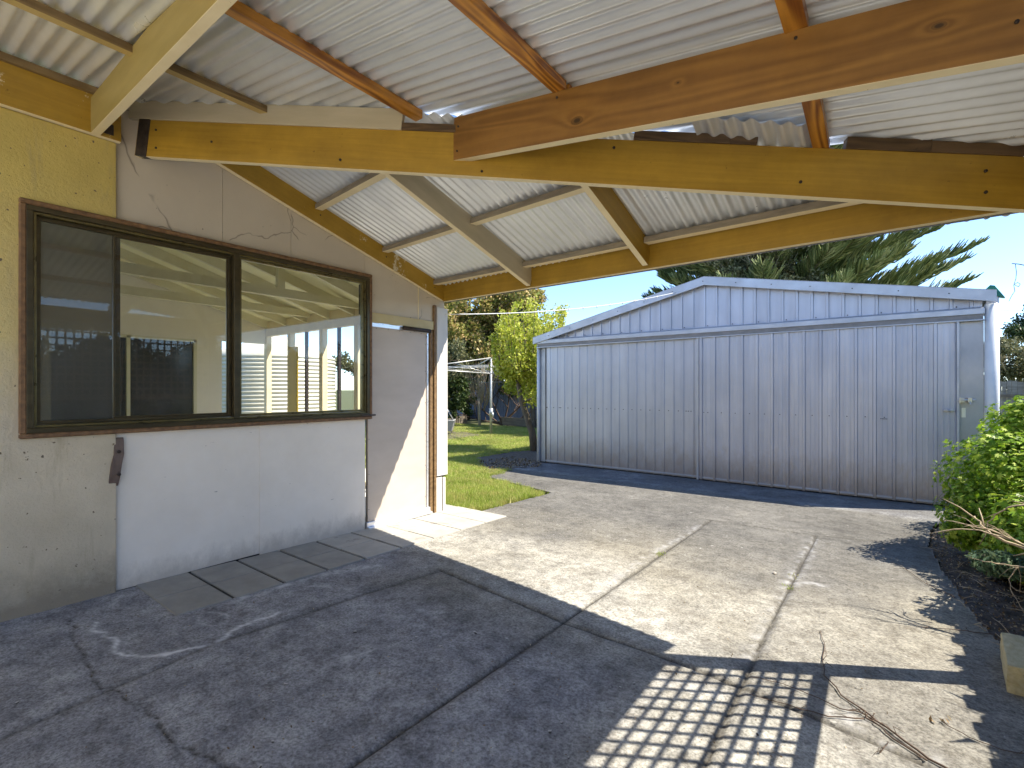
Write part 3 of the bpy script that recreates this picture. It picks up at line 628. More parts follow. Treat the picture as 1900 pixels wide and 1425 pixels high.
# wooden hook on the wall ----------------------------------------------
a0 = Vector(onX(214, 812, WX)); 
mb = MB(); prof = [(.0, 0, .04), (.012, -.015, .045), (.022, -.11, .05), (.034, -.18, .05), (.030, -.26, .045), (.012, -.32, .04)]
vb = []
for (xo, zo, ww) in prof:
    yc = a0.y+(.012 if zo > -.15 else -.012*(-zo-.15)*9)
    vb.append([(WX+.002, yc-.03, a0.z+zo), (WX+.012+xo, yc-.028, a0.z+zo), (WX+.012+xo, yc+.028, a0.z+zo), (WX+.002, yc+.03, a0.z+zo)])
V = [p for q in vb for p in q]; Fs = [(3, 2, 1, 0), tuple(range(20, 24))]
for i in range(5):
    for k in range(4): Fs.append((i*4+k, i*4+(k+1) % 4, i*4+4+(k+1) % 4, i*4+4+k))
br = mb.add(V, Fs).build('wall_bracket', simple('grey_brown_wood', (.11, .075, .06), (.2, .145, .12), 10, .75, bump=.5, stretch=(2, 2, .4)), None, .004)
tag(br, 'curved dark brown wooden bracket bolted under the window on the rendered wall', 'bracket')
for zo in (-.09, -.24): MB().tube([(WX+.05, a0.y+.005, a0.z+zo), (WX+.064, a0.y+.005, a0.z+zo)], .011, 10).build('bolt', M['iron'], br)

# ================================================================== CARPORT
CP = empty('carport', 'yellow and brown timber carport frame under corrugated steel roof', 'carport', (.6, 3.3, 0))
EY = lambda X: 4.0-.155*(X+4.1)
A0 = Vector((-4.06, 1.10, 2.93)); A1 = Vector((.56, 3.32, 2.175))
timber('hip_beam', A0, A1, .045, .245, M['ochre'], M['cream'], CP)
# eave beam
E0 = Vector((-4.06, EY(-4.06)+.02, 2.355)); E1 = Vector((.60, EY(.6)+.02, 2.195))
timber('eave_beam', E0, E1, .045, .20, M['ochre'], M['cream'], CP)
def frafter(xa, ya, xb, yb, side, bot, name='rafter', h=.185, w_=.045):
    return timber(name, (xa, ya, farp(xa, ya)), (xb, yb, farp(xb, yb)), w_, h, side, bot, CP)
frafter(-4.073, 1.15, -4.073, 3.985, M['ochre2'], M['cream'], 'wall_rafter', .175)
frafter(-2.72, 1.86, -2.69, 3.76, M['greycream'], M['cream'])
frafter(-1.45, 2.46, -1.46, 3.56, M['ochre'], M['cream'])
hipY = lambda X: A0.y+(X-A0.x)*(A1.y-A0.y)/(A1.x-A0.x)
for y0 in (2.44, 3.17, 3.87):
    by = lambda X: y0-.14*(X+4.1)
    # segments between rafters
    for xa, xb in ((-4.045, -2.735), (-2.675, -1.48), (-1.43, .5)):
        xs_ = [x for x in np.linspace(xa, xb, 60) if hipY(x)+.04 < by(x) < EY(x)]
        if len(xs_) < 6: continue
        xa2, xb2 = xs_[0], xs_[-1]
        dz = .128
        timber('batten', (xa2, by(xa2), farp(xa2, by(xa2))+dz), (xb2, by(xb2), farp(xb2, by(xb2))+dz), .07, .045, M['oldbatten'], M['cream'], CP)
# near roof
nb = lambda X, Y=0: 3.24-.15*(X+4.1)-.11*max(0, Y-2.1)
xhip = lambda Y: A0.x+(Y-A0.y)*(A1.x-A0.x)/(A1.y-A0.y)
timber('rafter', (-4.05, .872, 2.985), (-1.3, .80, 2.765), .048, .225, M['olive'], M['cream'], CP, 'olive rafter with cream underside')
timber('rafter', (-2.04, 2.085, nb(-2.04)-.245), (.62, 2.085, nb(.62)-.245), .05, .245, M['brownwood'], M['cream'], CP, 'brown stained rafter with knots')
def hb(x, ya, yb, mat, w_=.07, h=.045, bot=None): 
    return timber('batten', (x, ya, nb(x)), (x, yb, nb(x, yb)), w_, h, mat, bot or mat, CP)
hb(-4.03, -.8, 1.0, M['batten'], .05)
hb(-3.14, -.8, hipY(-3.14)-.01, M['batten'], .05, .045, simple('batten_under', (.42, .3, .1), (.5, .37, .15), 5, .6))
hb(-2.23, -.8, hipY(-2.2)-.0, M['orangewood'], .06, .05)
hb(-1.29, -.8, 2.08, M['orangewood'], .065, .05)
hb(-1.29, 2.1, hipY(-1.3)-.02, M['orangewood'], .065, .05)
hb(-.27, -.8, 2.09, M['orangewood'], .075, .05)
timber('batten', (-.27, 2.10, nb(-.27)-.012), (-.27, hipY(-.27)+.02, nb(-.27, hipY(-.27))-.02), .07, .05, M['orangewood'], None, CP)
# light fascia board on the hip beam and dark packers along it
hd = (A1-A0).normalized(); side = Vector((hd.y, -hd.x, 0)).normalized()*.0
def hp(px_):      # point on hip beam bottom at photo column
    a, b, c = ray(px_, 0); k = a/b; t = (k*A0.y-A0.x)/((A1.x-A0.x)-k*(A1.y-A0.y)); return A0+(A1-A0)*t
off = Vector((hd.y, -hd.x, 0)).normalized()*.016
p, q = hp(246)+off, hp(748)+off
timber('fascia_board', p+Vector((0, 0, .247)), q+Vector((0, 0, .247)), .03, .125, M['greycream'], None, CP)
for a, b, h in ((748, 862, .045), (1175, 1352, .05), (1352, 1402, .042), (1565, 1720, .06), (1720, 1892, .055)):
    p, q = hp(a)+off*.3, hp(b)+off*.3
    timber('packer', p+Vector((0, 0, .247)), q+Vector((0, 0, .247)), .05, h, M['darkwood'], None, CP)
# iron hanger where hip beam meets wall
p = A0+hd*.05
mb = MB().bar(p+Vector((0, 0, -.0))-hd*.04, p+hd*.05, .06, .265)
mb.build('joist_hanger', M['iron'], CP, .006)
MB().box(-4.06, -4.03, Y0-.12, Y0-.02, 3.01, 3.08).build('joist_hanger', M['iron'], CP, .003)
# posts
PX, PY = .645, 3.42
mb = MB().box(PX-.045, PX+.045, PY-.045, PY+.045, gz(3.3)-.05, 2.55); mb.build('post', M['darkwood'], CP, .004)
for y in (-.7,): MB().box(PX-.045, PX+.045, y-.045, y+.045, -.05, 2.5).build('post', M['darkwood'], CP, .004)
MB().box(.553, .60, 3.285, 3.34, 2.15, 2.42).build('post_bracket', M['iron'], CP, .004)
# side beam over the lattice
timber('side_beam', (.66, -.8, 2.28), (.66, 3.33, 2.28), .045, .19, M['ochre'], M['cream'], CP)
# lattice screen under the side beam
mb = MB(); zt, zb = 2.16, 1.24; ya, yb = -.7, 3.38
ny_ = int((yb-ya)/.0885)
for k in range(ny_+1):
    y = yb-.012-k*.0885; mb.box(.628, .634, y-.0105, y+.0105, zb, zt)
nz_ = 9
for k in range(nz_+1):
    z = zt-.02-k*(zt-zb-.04)/nz_; mb.box(.6215, .6275, ya, yb+.0, z-.012, z+.012)
mb.box(.615, .64, ya, yb, zt+.001, zt+.115).box(.615, .64, ya, yb, zb-.045, zb-.001)
mb.build('lattice_screen', simple('lattice_wood', (.3, .24, .14), (.42, .34, .2), 12, .7), CP)
# corrugated sheets
pit = .0762; amp = .0105
def corr(name, vs, u0, u1, zf, swap, seed, parent, mat):
    n = len(vs); nu = 7; P = np.empty((n, nu, 3)); r = np.random.default_rng(seed)
    for i, v in enumerate(vs):
        a, b = u0(v), u1(v); t = np.linspace(0, 1, nu); u = a+(b-a)*t
        z = np.array([zf(uu, v) for uu in u])+amp*math.cos(2*math.pi*v/pit)
        P[i, :, 0 if swap else 1] = u; P[i, :, 1 if swap else 0] = v; P[i, :, 2] = z
    idx = np.arange(n*nu).reshape(n, nu); Q = np.stack([idx[:-1, :-1], idx[1:, :-1], idx[1:, 1:], idx[:-1, 1:]], -1).reshape(-1, 4)
    ok = np.linalg.norm(P[:, 0]-P[:, -1], axis=1) > .02
    return npmesh(name, P.reshape(-1, 3), Q, mat, parent, smooth=True)
CW = pit*10
v0 = -.75; k = 0
while v0 < 3.5:
    v1 = min(v0+CW+.02, 3.56); vs = np.arange(v0, v1, pit/12)
    corr('roof_sheet', vs, lambda v: max(-4.16, min(xhip(v-.09), .60)), lambda v: .71, lambda x, y, kk=k: nb(x, y)+.06+.004*(kk % 2), True, k, CP, M['roofsteel'])
    v0 += CW; k += 1
v0 = -4.16; k = 0
while v0 < .72:
    v1 = min(v0+CW+.02, .71); vs = np.arange(v0, v1, pit/12)
    corr('roof_sheet', vs, lambda v: hipY(v)-(.16 if -.80 < v < -.30 else 0), lambda v: EY(v)+.33+.012*(v+4.1), lambda y, x, kk=k: farp(x, y)+.183+.004*(kk % 2), False, k+50, CP, M['roofsteel'])
    v0 += CW; k += 1
# thin dark flashing under outer edge of eave beam
timber('flashing', E0+Vector((0, .03, -.006)), E1+Vector((0, .03, -.006)), .012, .21, M['gutterdark'], None, CP)

# tie wire hanging beside the post
mb = MB()
def P3(px_, py_, d): a, b, c = ray(px_, py_); return Vector((a*d, b*d, CAMH+c*d))
mb.tube([P3(1878, 489, 2.4), P3(1890, 490, 2.35), P3(1905, 493, 2.3)], .0022, 6)
mb.tube([P3(1884, 490, 2.38), P3(1886, 505, 2.38), P3(1885, 517, 2.38), P3(1881, 529, 2.38), P3(1883, 540, 2.38), P3(1877, 549, 2.38), P3(1872, 559, 2.38)], .0013, 6)
mb.tube([P3(1882, 528, 2.38), P3(1888, 524, 2.38), P3(1893, 527, 2.38), P3(1890, 532, 2.38), P3(1883, 529, 2.38)], .0013, 6)
tag(mb.build('tie_wire', M['darkwire']), 'thin dark knotted wire dangling against the sky at the carport post', 'wire')

# ================================================================== SHED
SY = 8.37; SB = gz(SY)-.01; SXL, SXR = -5.70, .93; SXM = (SXL+SXR)/2
SZE, SZR = 2.44, 3.13
SH = empty('garage_shed', 'large galvanised steel garage shed with wide ribbed sliding doors', 'shed', (SXM, SY, SB))
def gabz(x): return SZR-(SZR-(2.37 if x < SXM else 2.51))*abs(x-SXM)/((SXR-SXL)/2)
def ribbed(x0, x1, zb_, ztf, y, pitch, hgt=.022, rib=.03, name='panel', mat=None, parent=None, mid=True, start=0):
    xs_ = []; x = x0+start
    pts = [(x0, 0)]
    while x < x1:
        for dx, h in ((-rib/2-.008, 0), (-rib/2, hgt), (rib/2, hgt), (rib/2+.008, 0)):
            if x0 < x+dx < x1: pts.append((x+dx, h))
        if mid:
            for f in (.36, .64):
                xm = x+pitch*f
                for dx, h in ((-.012, 0), (-.006, .0022), (.006, .0022), (.012, 0)):
                    if x0 < xm+dx < x1: pts.append((xm+dx, h))
        x += pitch
    pts.append((x1, 0)); V = []; nz = 6
    for (xx, h) in pts:
        zt_ = ztf(xx)
        for k in range(nz+1): V.append((xx, y-h, zb_+(zt_-zb_)*k/nz))
    n = nz+1; Fs = [(i*n+k, (i+1)*n+k, (i+1)*n+k+1, i*n+k+1) for i in range(len(pts)-1) for k in range(nz)]
    # turned edges so that the sheet is not paper
    o = MB().add(V, Fs).build(name, mat, parent, fix=False)
    return o
hz_ = 2.19     # underside of the track cover
# body walls and roof
MB().box(SXL+.02, SXL+.05, SY+.02, SY+7, SB, SZE-.03).box(SXR-.05, SXR-.02, SY+.02, SY+7, SB, SZE-.03).box(SXL+.02, SXR-.02, SY+6.97, SY+7, SB, SZE).build('side_wall', M['shedsteel'], SH)
mb = MB()
for s_, x0 in ((1, SXR+.06), (-1, SXL-.06)):
    z0 = gabz(x0); 
    mb.hexa([(x0, SY-.01, z0+.02), (SXM, SY-.01, SZR+.02), (SXM, SY+7.1, SZR+.02), (x0, SY+7.1, z0+.02)], [(x0, SY-.01, z0+.05), (SXM, SY-.01, SZR+.05), (SXM, SY+7.1, SZR+.05), (x0, SY+7.1, z0+.05)])
mb.build('roof', M['shedsteel'], SH)
ribbed(SXL+.01, SXR-.01, hz_+.08, lambda x: gabz(x)-.0, SY, .19, .022, .028, 'gable_panel', M['shedsteel'], SH, False, .05)
# bargeboards
for x0, x1 in ((SXL-.08, SXM), (SXM, SXR+.10)):
    za, zb2 = gabz(x0), gabz(x1)
    mb = MB().hexa([(x0, SY-.14, za-.085), (x1, SY-.14, zb2-.085), (x1, SY-.10, zb2-.085), (x0, SY-.10, za-.085)], [(x0, SY-.14, za+.05), (x1, SY-.14, zb2+.05), (x1, SY-.10, zb2+.05), (x0, SY-.10, za+.05)])
    mb.hexa([(x0, SY-.14, za+.051), (x1, SY-.14, zb2+.051), (x1, SY+.12, zb2+.051), (x0, SY+.12, za+.051)], [(x0, SY-.14, za+.056), (x1, SY-.14, zb2+.056), (x1, SY+.12, zb2+.056), (x0, SY+.12, za+.056)])
    mb.build('bargeboard', M['shedtrim'], SH, .006)
# track cover: band, groove, lip
MB().box(SXL+.0, SXR-.0, SY-.11, SY-.02, hz_+.082, hz_+.15).hexa([(SXL, SY-.11, hz_+.15), (SXR, SY-.11, hz_+.15), (SXR, SY-.02, hz_+.15), (SXL, SY-.02, hz_+.15)], [(SXL, SY-.085, hz_+.172), (SXR, SY-.085, hz_+.172), (SXR, SY-.02, hz_+.172), (SXL, SY-.02, hz_+.172)]).box(SXL, SXR, SY-.13, SY-.03, hz_-.0, hz_+.016).build('track_cover', M['shedtrim'], SH, .003)
MB().box(SXL+.01, SXR-.01, SY-.095, SY-.02, hz_+.017, hz_+.081).build('track', M['groove'], SH)
# corner panels
MB().box(SXL, SXL+.17, SY-.02, SY+.02, SB, hz_).build('corner_panel', M['shedflat'], SH, .003)
MB().box(SXR-.24, SXR, SY-.03, SY+.02, SB, hz_).build('corner_panel', M['shedflat'], SH, .003)
xd = -2.50; xr = SXR-.235
def zt_c(x): return hz_+.01
DL = ribbed(SXL+.175, xd+.02, SB+.03, zt_c, SY-.04, .167, .011, .022, 'sliding_door', M['shedsteel'], SH, False, .1)
DR = ribbed(xd, xr, SB+.03, zt_c, SY-.085, .208, .024, .03, 'sliding_door', M['shedsteel'], SH, True, .06)
DR['label'] = 'wider front sliding door with bolt'; DL['label'] = 'narrower rear sliding door'
MB().box(xd-.012, xd+.02, SY-.105, SY-.03, SB+.02, hz_).build('door_edge', M['shedtrim'], DR, .002)
MB().box(xr-.02, xr+.005, SY-.115, SY-.05, SB+.02, hz_).build('door_edge', M['shedtrim'], DR, .002)
MB().box(SXL+.17, SXL+.185, SY-.05, SY-.025, SB+.02, hz_).build('door_edge', M['gapshade'], DL)
for (d_, x0, x1, y) in ((DL, SXL+.18, xd, SY-.045), (DR, xd, xr, SY-.09)):
    MB().box(x0, x1, y-.012, y+.012, SB+.05, SB+.075).build('bottom_rail', M['shedtrim'], d_, .002)
def screws(parent, xs_, z, y, r=.009):
    me = MB().tube([(0, 0, 0), (0, -.008, 0)], r, 8).mesh('screw'); me.materials.append(M['screw'])
    for x in xs_:
        o = bpy.data.objects.new('screw', me); COL.objects.link(o); o.parent = parent
        o.location = Vector((x, y, z(x) if callable(z) else z))-(Vector(parent.location) if parent.type == 'EMPTY' else Vector())
zs_ = 1.0
screws(DL, list(np.arange(SXL+.28-.083, xd, .167))+[SXL+.21, SXL+.5, SXL+.53, xd-.2, xd-.12], zs_-.02, SY-.042, .008)
screws(DR, list(np.arange(xd+.06+.104, xr-.6, .208))+[xd+.05, xd+.1], zs_-.03, SY-.087, .007)
screws(DR, [xr-.78+.016*k for k in range(5)], zs_-.05, SY-.091, .006)
screws(DR, np.arange(xd+.16, xr-.1, .208), SB+.06, SY-.09, .007); screws(DL, np.arange(SXL+.3, xd, .167), SB+.06, SY-.045, .006)
screws(SH, np.arange(SXL+.3, SXR-.1, .38), hz_+.20, SY-.01, .008)
screws(SH, np.arange(SXL+.3, SXR-.05, .5), lambda x: gabz(x)-.02, SY-.14, .008)
# bolts and latch
zb_ = CAMH-(743-HZ)/F*5.9; 
mb = MB().tube([(xr-.01, SY-.13, zb_), (xr+.15, SY-.13, zb_)], .013, 10).box(xr+.02, xr+.05, SY-.14, SY-.03, zb_-.028, zb_+.028).box(xr+.08, xr+.12, SY-.145, SY-.03, zb_-.03, zb_+.03).box(xr-.0, xr+.02, SY-.15, SY-.03, zb_-.035, zb_+.03)
mb.tube([(xr+.1, SY-.145, zb_-.02), (xr+.1, SY-.16, zb_-.05), (xr+.13, SY-.16, zb_-.05)], .007, 8)
mb.build('slide_bolt', M['chrome'], SH, .002)
zc_ = CAMH-(763-HZ)/F*5.9
mb = MB().tube([(xr-.15, SY-.135, zc_), (xr-.04, SY-.135, zc_)], .011, 10).box(xr-.14, xr-.11, SY-.14, SY-.09, zc_-.018, zc_+.018).box(xr-.08, xr-.055, SY-.14, SY-.09, zc_-.018, zc_+.018)
mb.build('pull_handle', M['chrome'], DR, .002)
MB().box(xr+.03, xr+.07, SY-.036, SY-.0305, zc_-.09, zc_+.03).build('latch_plate', M['alu'], SH, .001)
# gutters and downpipes
zg = gabz(SXR)-.03
MB().box(SXR+.02, SXR+.14, SY-.0, SY+7.1, zg-.1, zg+.02).build('gutter', M['shedtrim'], SH, .01)
MB().tube([(SXR+.07, SY-.04, zg-.09), (SXR+.07, SY-.04, SB)], .068, 18).build('downpipe', M['pvc'], SH)['label'] = 'fat white plastic downpipe at right corner'
MB().tube([(SXL-.0, SY-.05, gabz(SXL)-.1), (SXL-.0, SY-.05, SB)], .032, 12).build('downpipe', M['pvc'], SH)
gx, gy_, gz0 = SXR+.13, SY-.02, gabz(SXR+.1)+.04
MB().hexa([(gx-.16, gy_, gz0), (gx+.06, gy_, gz0-.07), (gx+.07, gy_+.12, gz0-.07), (gx-.15, gy_+.12, gz0)], [(gx-.07, gy_+.02, gz0+.1), (gx-.03, gy_+.02, gz0+.09), (gx-.03, gy_+.1, gz0+.08), (gx-.07, gy_+.1, gz0+.1)]).build('gutter_cap', M['green'], SH, .004)
# shed floor edge (near-black, painting in the shaded gap under the doors)
MB().box(SXL, SXR, SY-.035, SY+7, SB-.05, SB+.03).build('floor_slab', M['gapshade'], SH)

# cord from house corner to shed ridge, with droplet-like clips
p0 = Vector((WX+.0, 4.05, 2.2)); p1 = Vector((SXM-.45, SY-.06, gabz(SXM-.45)-.03))
p0 = Vector(onX(824, 583, WX+.03)); 
pts = []
for k in range(17):
    t = k/16; q = p0.lerp(p1, t); q.z -= .20*4*t*(1-t)*.5; pts.append(q)
mb = MB().tube(pts, .006, 6)
mb.tube([p1, p1+Vector((.1, 0, .07)), p1+Vector((.22, -.01, .03)), p1+Vector((.42, -.01, .09))], .007, 6)
cw = tag(mb.build('overhead_cord', M['wire']), 'pale cord strung from the house corner to the shed gable', 'cord')
mb = MB()
for k in range(5, 15):
    q = pts[k]; mb.tube([q+Vector((0, 0, .012)), q-Vector((0, 0, .02))], [.012, .007], 6)
mb.build('droplet', M['wire'], cw)

# ================================================================== FENCES
FY = 19.0; FB = gz(FY)
def colour_fence():
    pts = []; x = -24.0; V = []
    while x < -5: 
        for dx, h in ((0, 0), (.02, .02), (.06, .02), (.08, 0)): pts.append((x+dx, h))
        x += .16
    for (xx, h) in pts: V += [(xx, FY-h, FB-.06), (xx, FY-h, FB+1.85)]
    Fs = [(2*i, 2*i+2, 2*i+3, 2*i+1) for i in range(len(pts)-1)]
    f = empty('steel_fence', 'blue grey ribbed steel fence at the back of the lawn', 'fence', (-14, FY, FB))
    MB().add(V, Fs).build('fence_panel', simple('blue_grey_steel', (.13, .155, .23), (.18, .21, .30), 2, .6, bump=.05, stretch=(1, 1, .3)), f, fix=False)
    MB().box(-24, -5, FY-.03, FY+.03, FB+1.851, FB+1.90).build('top_rail', M['shedtrim'], f)
colour_fence()
def paling():
    f = empty('paling_fence', 'weathered grey timber paling fence behind the shed on the right', 'fence', (4, FY-.6, FB))
    r = random.Random(5); mb = MB(); x = .6
    while x < 9:
        w_ = r.uniform(.09, .11); h = 1.72+r.uniform(-.03, .03); mb.box(x, x+w_-.006, FY-.62+r.uniform(-.008, .008), FY-.60, FB-.05, FB+h); x += w_
    mb.build('paling', wood('grey_paling', (.36, .34, .31), (.2, .185, .165), .8, False, .9, 1), f)
    MB().box(.6, 9, FY-.66, FY-.622, FB+.25, FB+.33).box(.6, 9, FY-.66, FY-.622, FB+1.3, FB+1.38).build('rail', M['sleeper'], f)
paling()
def sleepers():
    o = MB()
    for k in range(4):
        o.box(1.2, 5.2+.3*(k % 2), 13.2, 13.3, FB-.05+.21*k, FB-.05+.205+.21*k)
    o.box(2.0, 2.12, 13.05, 13.2, FB-.05, FB+.9).box(1.25, 2.35, 12.95, 13.45, FB+.87, FB+.98)
    tag(o.build('sleeper_wall', M['sleeper'], None, .01), 'stacked grey timber sleepers behind the fat white downpipe', 'retaining wall')
sleepers()
def edging(a, b, h, lab):
    o = timber('timber_edging', (a[0], a[1], FB-.05), (b[0], b[1], FB-.05), .06, h+.05, M['sleeper'], None, None)
    tag(o, lab, 'edging')
e1 = G(928, 786); e2 = G(1000, 792)
edging(e1, (e2[0]+1.5, e2[1]), .3, 'low timber edging board at lawn rear right of the clothesline pole')
edging(G(818, 787), G(866, 784), .32, 'short timber edging board at lawn rear behind the trolley')

# ================================================================== CLOTHESLINE
cb = Vector(G(911, 806)); dC = -sn*cb.x+cs*cb.y
CLt = CAMH+(HZ-664)/F*dC; CLm = CAMH+(HZ-693)/F*dC
C = empty('clothesline', 'rotary clothesline with grey pole and spread metal arms on the lawn', 'clothesline', cb)
MB().tube([cb-Vector((0, 0, .05)), Vector((cb.x, cb.y, CLt))], [.045, .032], 10).build('pole', M['pipe'], C)
ch = CAMH-(765-HZ)/F*dC
MB().tube([Vector((cb.x, cb.y, ch-.13)), Vector((cb.x, cb.y, ch+.13))], .07, 10).tube([Vector((cb.x, cb.y, ch)), Vector((cb.x+.16, cb.y-.1, ch-.02)), Vector((cb.x+.17, cb.y-.11, ch-.15))], .03, 8).build('winder', M['pipe'], C)
Rm = Vector((cs, sn, 0)); Fm = Vector((-sn, cs, 0))
tips = []
for ang in (25, 115, 205, 295):
    a = math.radians(ang); L = 2.6; tip = Vector((cb.x, cb.y, CLt-.40))+ (Rm*math.cos(a)+Fm*math.sin(a))*L; tips.append(tip)
    MB().tube([Vector((cb.x, cb.y, CLt)), tip], .02, 6).tube([Vector((cb.x, cb.y, CLm)), tip], .02, 6).tube([Vector((cb.x, cb.y, CLm-.02)), Vector((cb.x, cb.y, CLt)).lerp(tip, .5)], .009, 5).build('arm', M['pipe'], C)
mb = MB()
for fr_ in (1, .8, .6, .4):
    t4 = [Vector((cb.x, cb.y, CLt-.2)).lerp(t, fr_) for t in tips]
    for i in range(4): mb.tube([t4[i], t4[(i+1) % 4]], .005, 4)
mb.build('line', M['wire'], C)

# trolley at the left edge of the lawn
tb = Vector(G(836, 806)); T = empty('laundry_trolley', 'pale metal laundry trolley on a concrete pad at the lawn edge', 'trolley', tb)
s_ = 1.0; z0 = tb.z
def R3(u, v, z): return Vector((tb.x, tb.y, z0))+Rm*u+Fm*v+Vector((0, 0, z))
b4 = [R3(-.55, -.25, .12), R3(.05, -.25, .12), R3(.05, .25, .12), R3(-.55, .25, .12)]; t4 = [R3(-.7, -.3, .48), R3(.15, -.3, .48), R3(.15, .3, .48), R3(-.7, .3, .48)]
MB().hexa(b4, t4).build('basket', simple('grey_zinc', (.34, .34, .33), (.48, .47, .45), 8, .5, metal=.4, stretch=(1, 1, 5)), T)
for u, v in ((-.6, -.22), (.02, -.25), (.0, .25), (-.6, .25)):
    MB().tube([R3(u, v, 0), R3(u+.12 if u > -.2 else u-.1, v, .5)], .016, 6).build('leg', M['pipe'], T)
MB().tube([R3(.1, 0, .48), R3(-.12, 0, .85), R3(-.35, 0, 1.0)], .016, 6).build('handle', M['pipe'], T)
pad = [G(818, 818), G(860, 812), G(893, 808), G(860, 802), G(818, 802)]
tag(MB().hexa([(p[0], p[1], p[2]-.06) for p in pad], [(p[0], p[1], p[2]+.02) for p in pad]).build('concrete_pad', M['mulch']), kind='structure')

# ================================================================== PLANTS
def leafcloud(name, P, size, mat, parent, aspect=.5, up=0.0, curl=.0, shape='diamond'):
    n = len(P); a = rng.normal(size=(n, 3)); a[:, 2] += up; a /= np.linalg.norm(a, axis=1)[:, None]
    b = rng.normal(size=(n, 3)); b -= (a*b).sum(1)[:, None]*a; b /= np.linalg.norm(b, axis=1)[:, None]
    s_ = (size*(.6+.8*rng.random(n)))[:, None] if np.isscalar(size) else size[:, None]
    w_ = s_*aspect; c = np.cross(a, b)
    V = np.stack([P-a*s_/2, P+b*w_/2+c*s_*.08, P+a*s_/2, P-b*w_/2+c*s_*.08], 1)
    return npmesh(name, V.reshape(-1, 3), np.arange(4*n).reshape(-1, 4), mat, parent)
def clumps(centers, radii, n, fill=.35):
    centers = np.array(centers); radii = np.array(radii); wgt = radii**2; wgt = wgt/wgt.sum()
    k = rng.choice(len(centers), n, p=wgt); d = rng.normal(size=(n, 3)); d /= np.linalg.norm(d, axis=1)[:, None]
    r = radii[k]*(fill+(1-fill)*rng.random(n)**.5)*(1+.12*rng.normal(size=n))
    return centers[k]+d*r[:, None]*np.array([1, 1, .85])
def at(px_, py_, d): a, b, c = ray(px_, py_); return np.array([a*d, b*d, CAMH+c*d])

def tree(name, label, base, top, crown_pts, crad, nleaf, lsize, lmat, bark, trunk_r=.12, parent_group=None, aspect=.5, fill=.3, limbs=6, sub=7):
    base = Vector(base); T_ = tag(link(name, MB().tube([base-Vector((0, 0, .1)), base.lerp(Vector(top), .5)+Vector((random.uniform(-.1, .1), random.uniform(-.1, .1), 0)), Vector(top)], [trunk_r, trunk_r*.7, trunk_r*.35], 9).mesh('trunk'), bark), label, 'tree', parent_group)
    mb = MB(); cc = []; cr = []
    for c_, r_ in zip(crown_pts, crad):
        c_ = Vector(c_); s0 = base.lerp(Vector(top), random.uniform(.4, .95))
        mb.tube([s0, s0.lerp(c_, .5)+Vector((0, 0, .1)), c_], [trunk_r*.35, trunk_r*.22, trunk_r*.06], 6)
        for _ in range(sub):
            d = Vector((random.gauss(0, 1), random.gauss(0, 1), random.gauss(.1, .8))).normalized(); q = c_+d*r_*random.uniform(.5, .95)
            cc.append(q); cr.append(r_*random.uniform(.28, .5)); mb.tube([s0.lerp(c_, .8), q], [trunk_r*.1, trunk_r*.03], 4)
    mb.build('limb', bark, T_)
    leafcloud('crown', clumps(cc, cr, nleaf, fill), lsize, lmat, T_, aspect, .2)
    return T_

# yellow-green young tree left of the shed: tapering upright fans
def fan_tree():
    b = Vector(G(993, 836)); d0 = -sn*b.x+cs*b.y
    k1 = Vector(at(968, 745, d0)); k2 = Vector(at(958, 690, d0))
    T_ = tag(link('young_tree', MB().tube([b-Vector((0,0,.1)), Vector(at(987, 800, d0)), k1, k2], [.11, .09, .07, .055], 9).mesh('trunk'), M['bark']), 'slender bright yellow green tree leaning at the left corner of the shed', 'tree')
    mb = MB(); P = []
    shoots = [(k1, (1000, 690)), (k2, (925, 600)), (k2, (940, 575)), (k2, (958, 590)), (k2, (975, 560)), (k2, (990, 549)), (k2, (1005, 600)), (k2, (985, 620)), (k2, (960, 620)), (k2, (935, 640)), (k2, (1020, 585)), (k2, (1035, 566)), (k2, (1045, 570)), (k2, (1010, 570)), (k1, (985, 680)), (k2, (950, 565)), (k2, (968, 600)), (k1, (1005, 740)), (k2, (920, 620)), (k1, (990, 720)), (k2, (1000, 640)),(k2, (945, 600)), (k2, (930, 585)), (k2, (970, 640)), (k2, (955, 650))]
    for (s0, (px_, py_)) in shoots:
        for rep in range(3):
            dd = d0+random.uniform(-.9, .9)*1.0; tip = Vector(at(px_+random.uniform(-8, 8), py_+random.uniform(-6, 14), dd))
            mid = Vector(at(px_+(958-px_)*.12+random.uniform(-4, 4), py_+(725-py_)*.62, dd))
            pts_ = [s0, s0.lerp(mid, .6)-Vector((0, 0, .05)), mid, mid.lerp(tip, .5)+Vector((0,0,.02)), tip]; mb.tube(pts_, [.03, .022, .015, .009, .003], 5)
            for t in np.linspace(.22, 1, 70):
                i = min(int(t*4), 3); q = pts_[i].lerp(pts_[i+1], t*4-i); sp = .12*(1.15-t*.85)
                for _ in range(3): P.append(q+Vector((random.gauss(0, sp), random.gauss(0, sp), random.gauss(0, sp*.8))))
    mb.build('limb', M['bark'], T_)
    leafcloud('crown', np.array(P), .085, M['yellowgreen'], T_, .5, .6)
fan_tree()
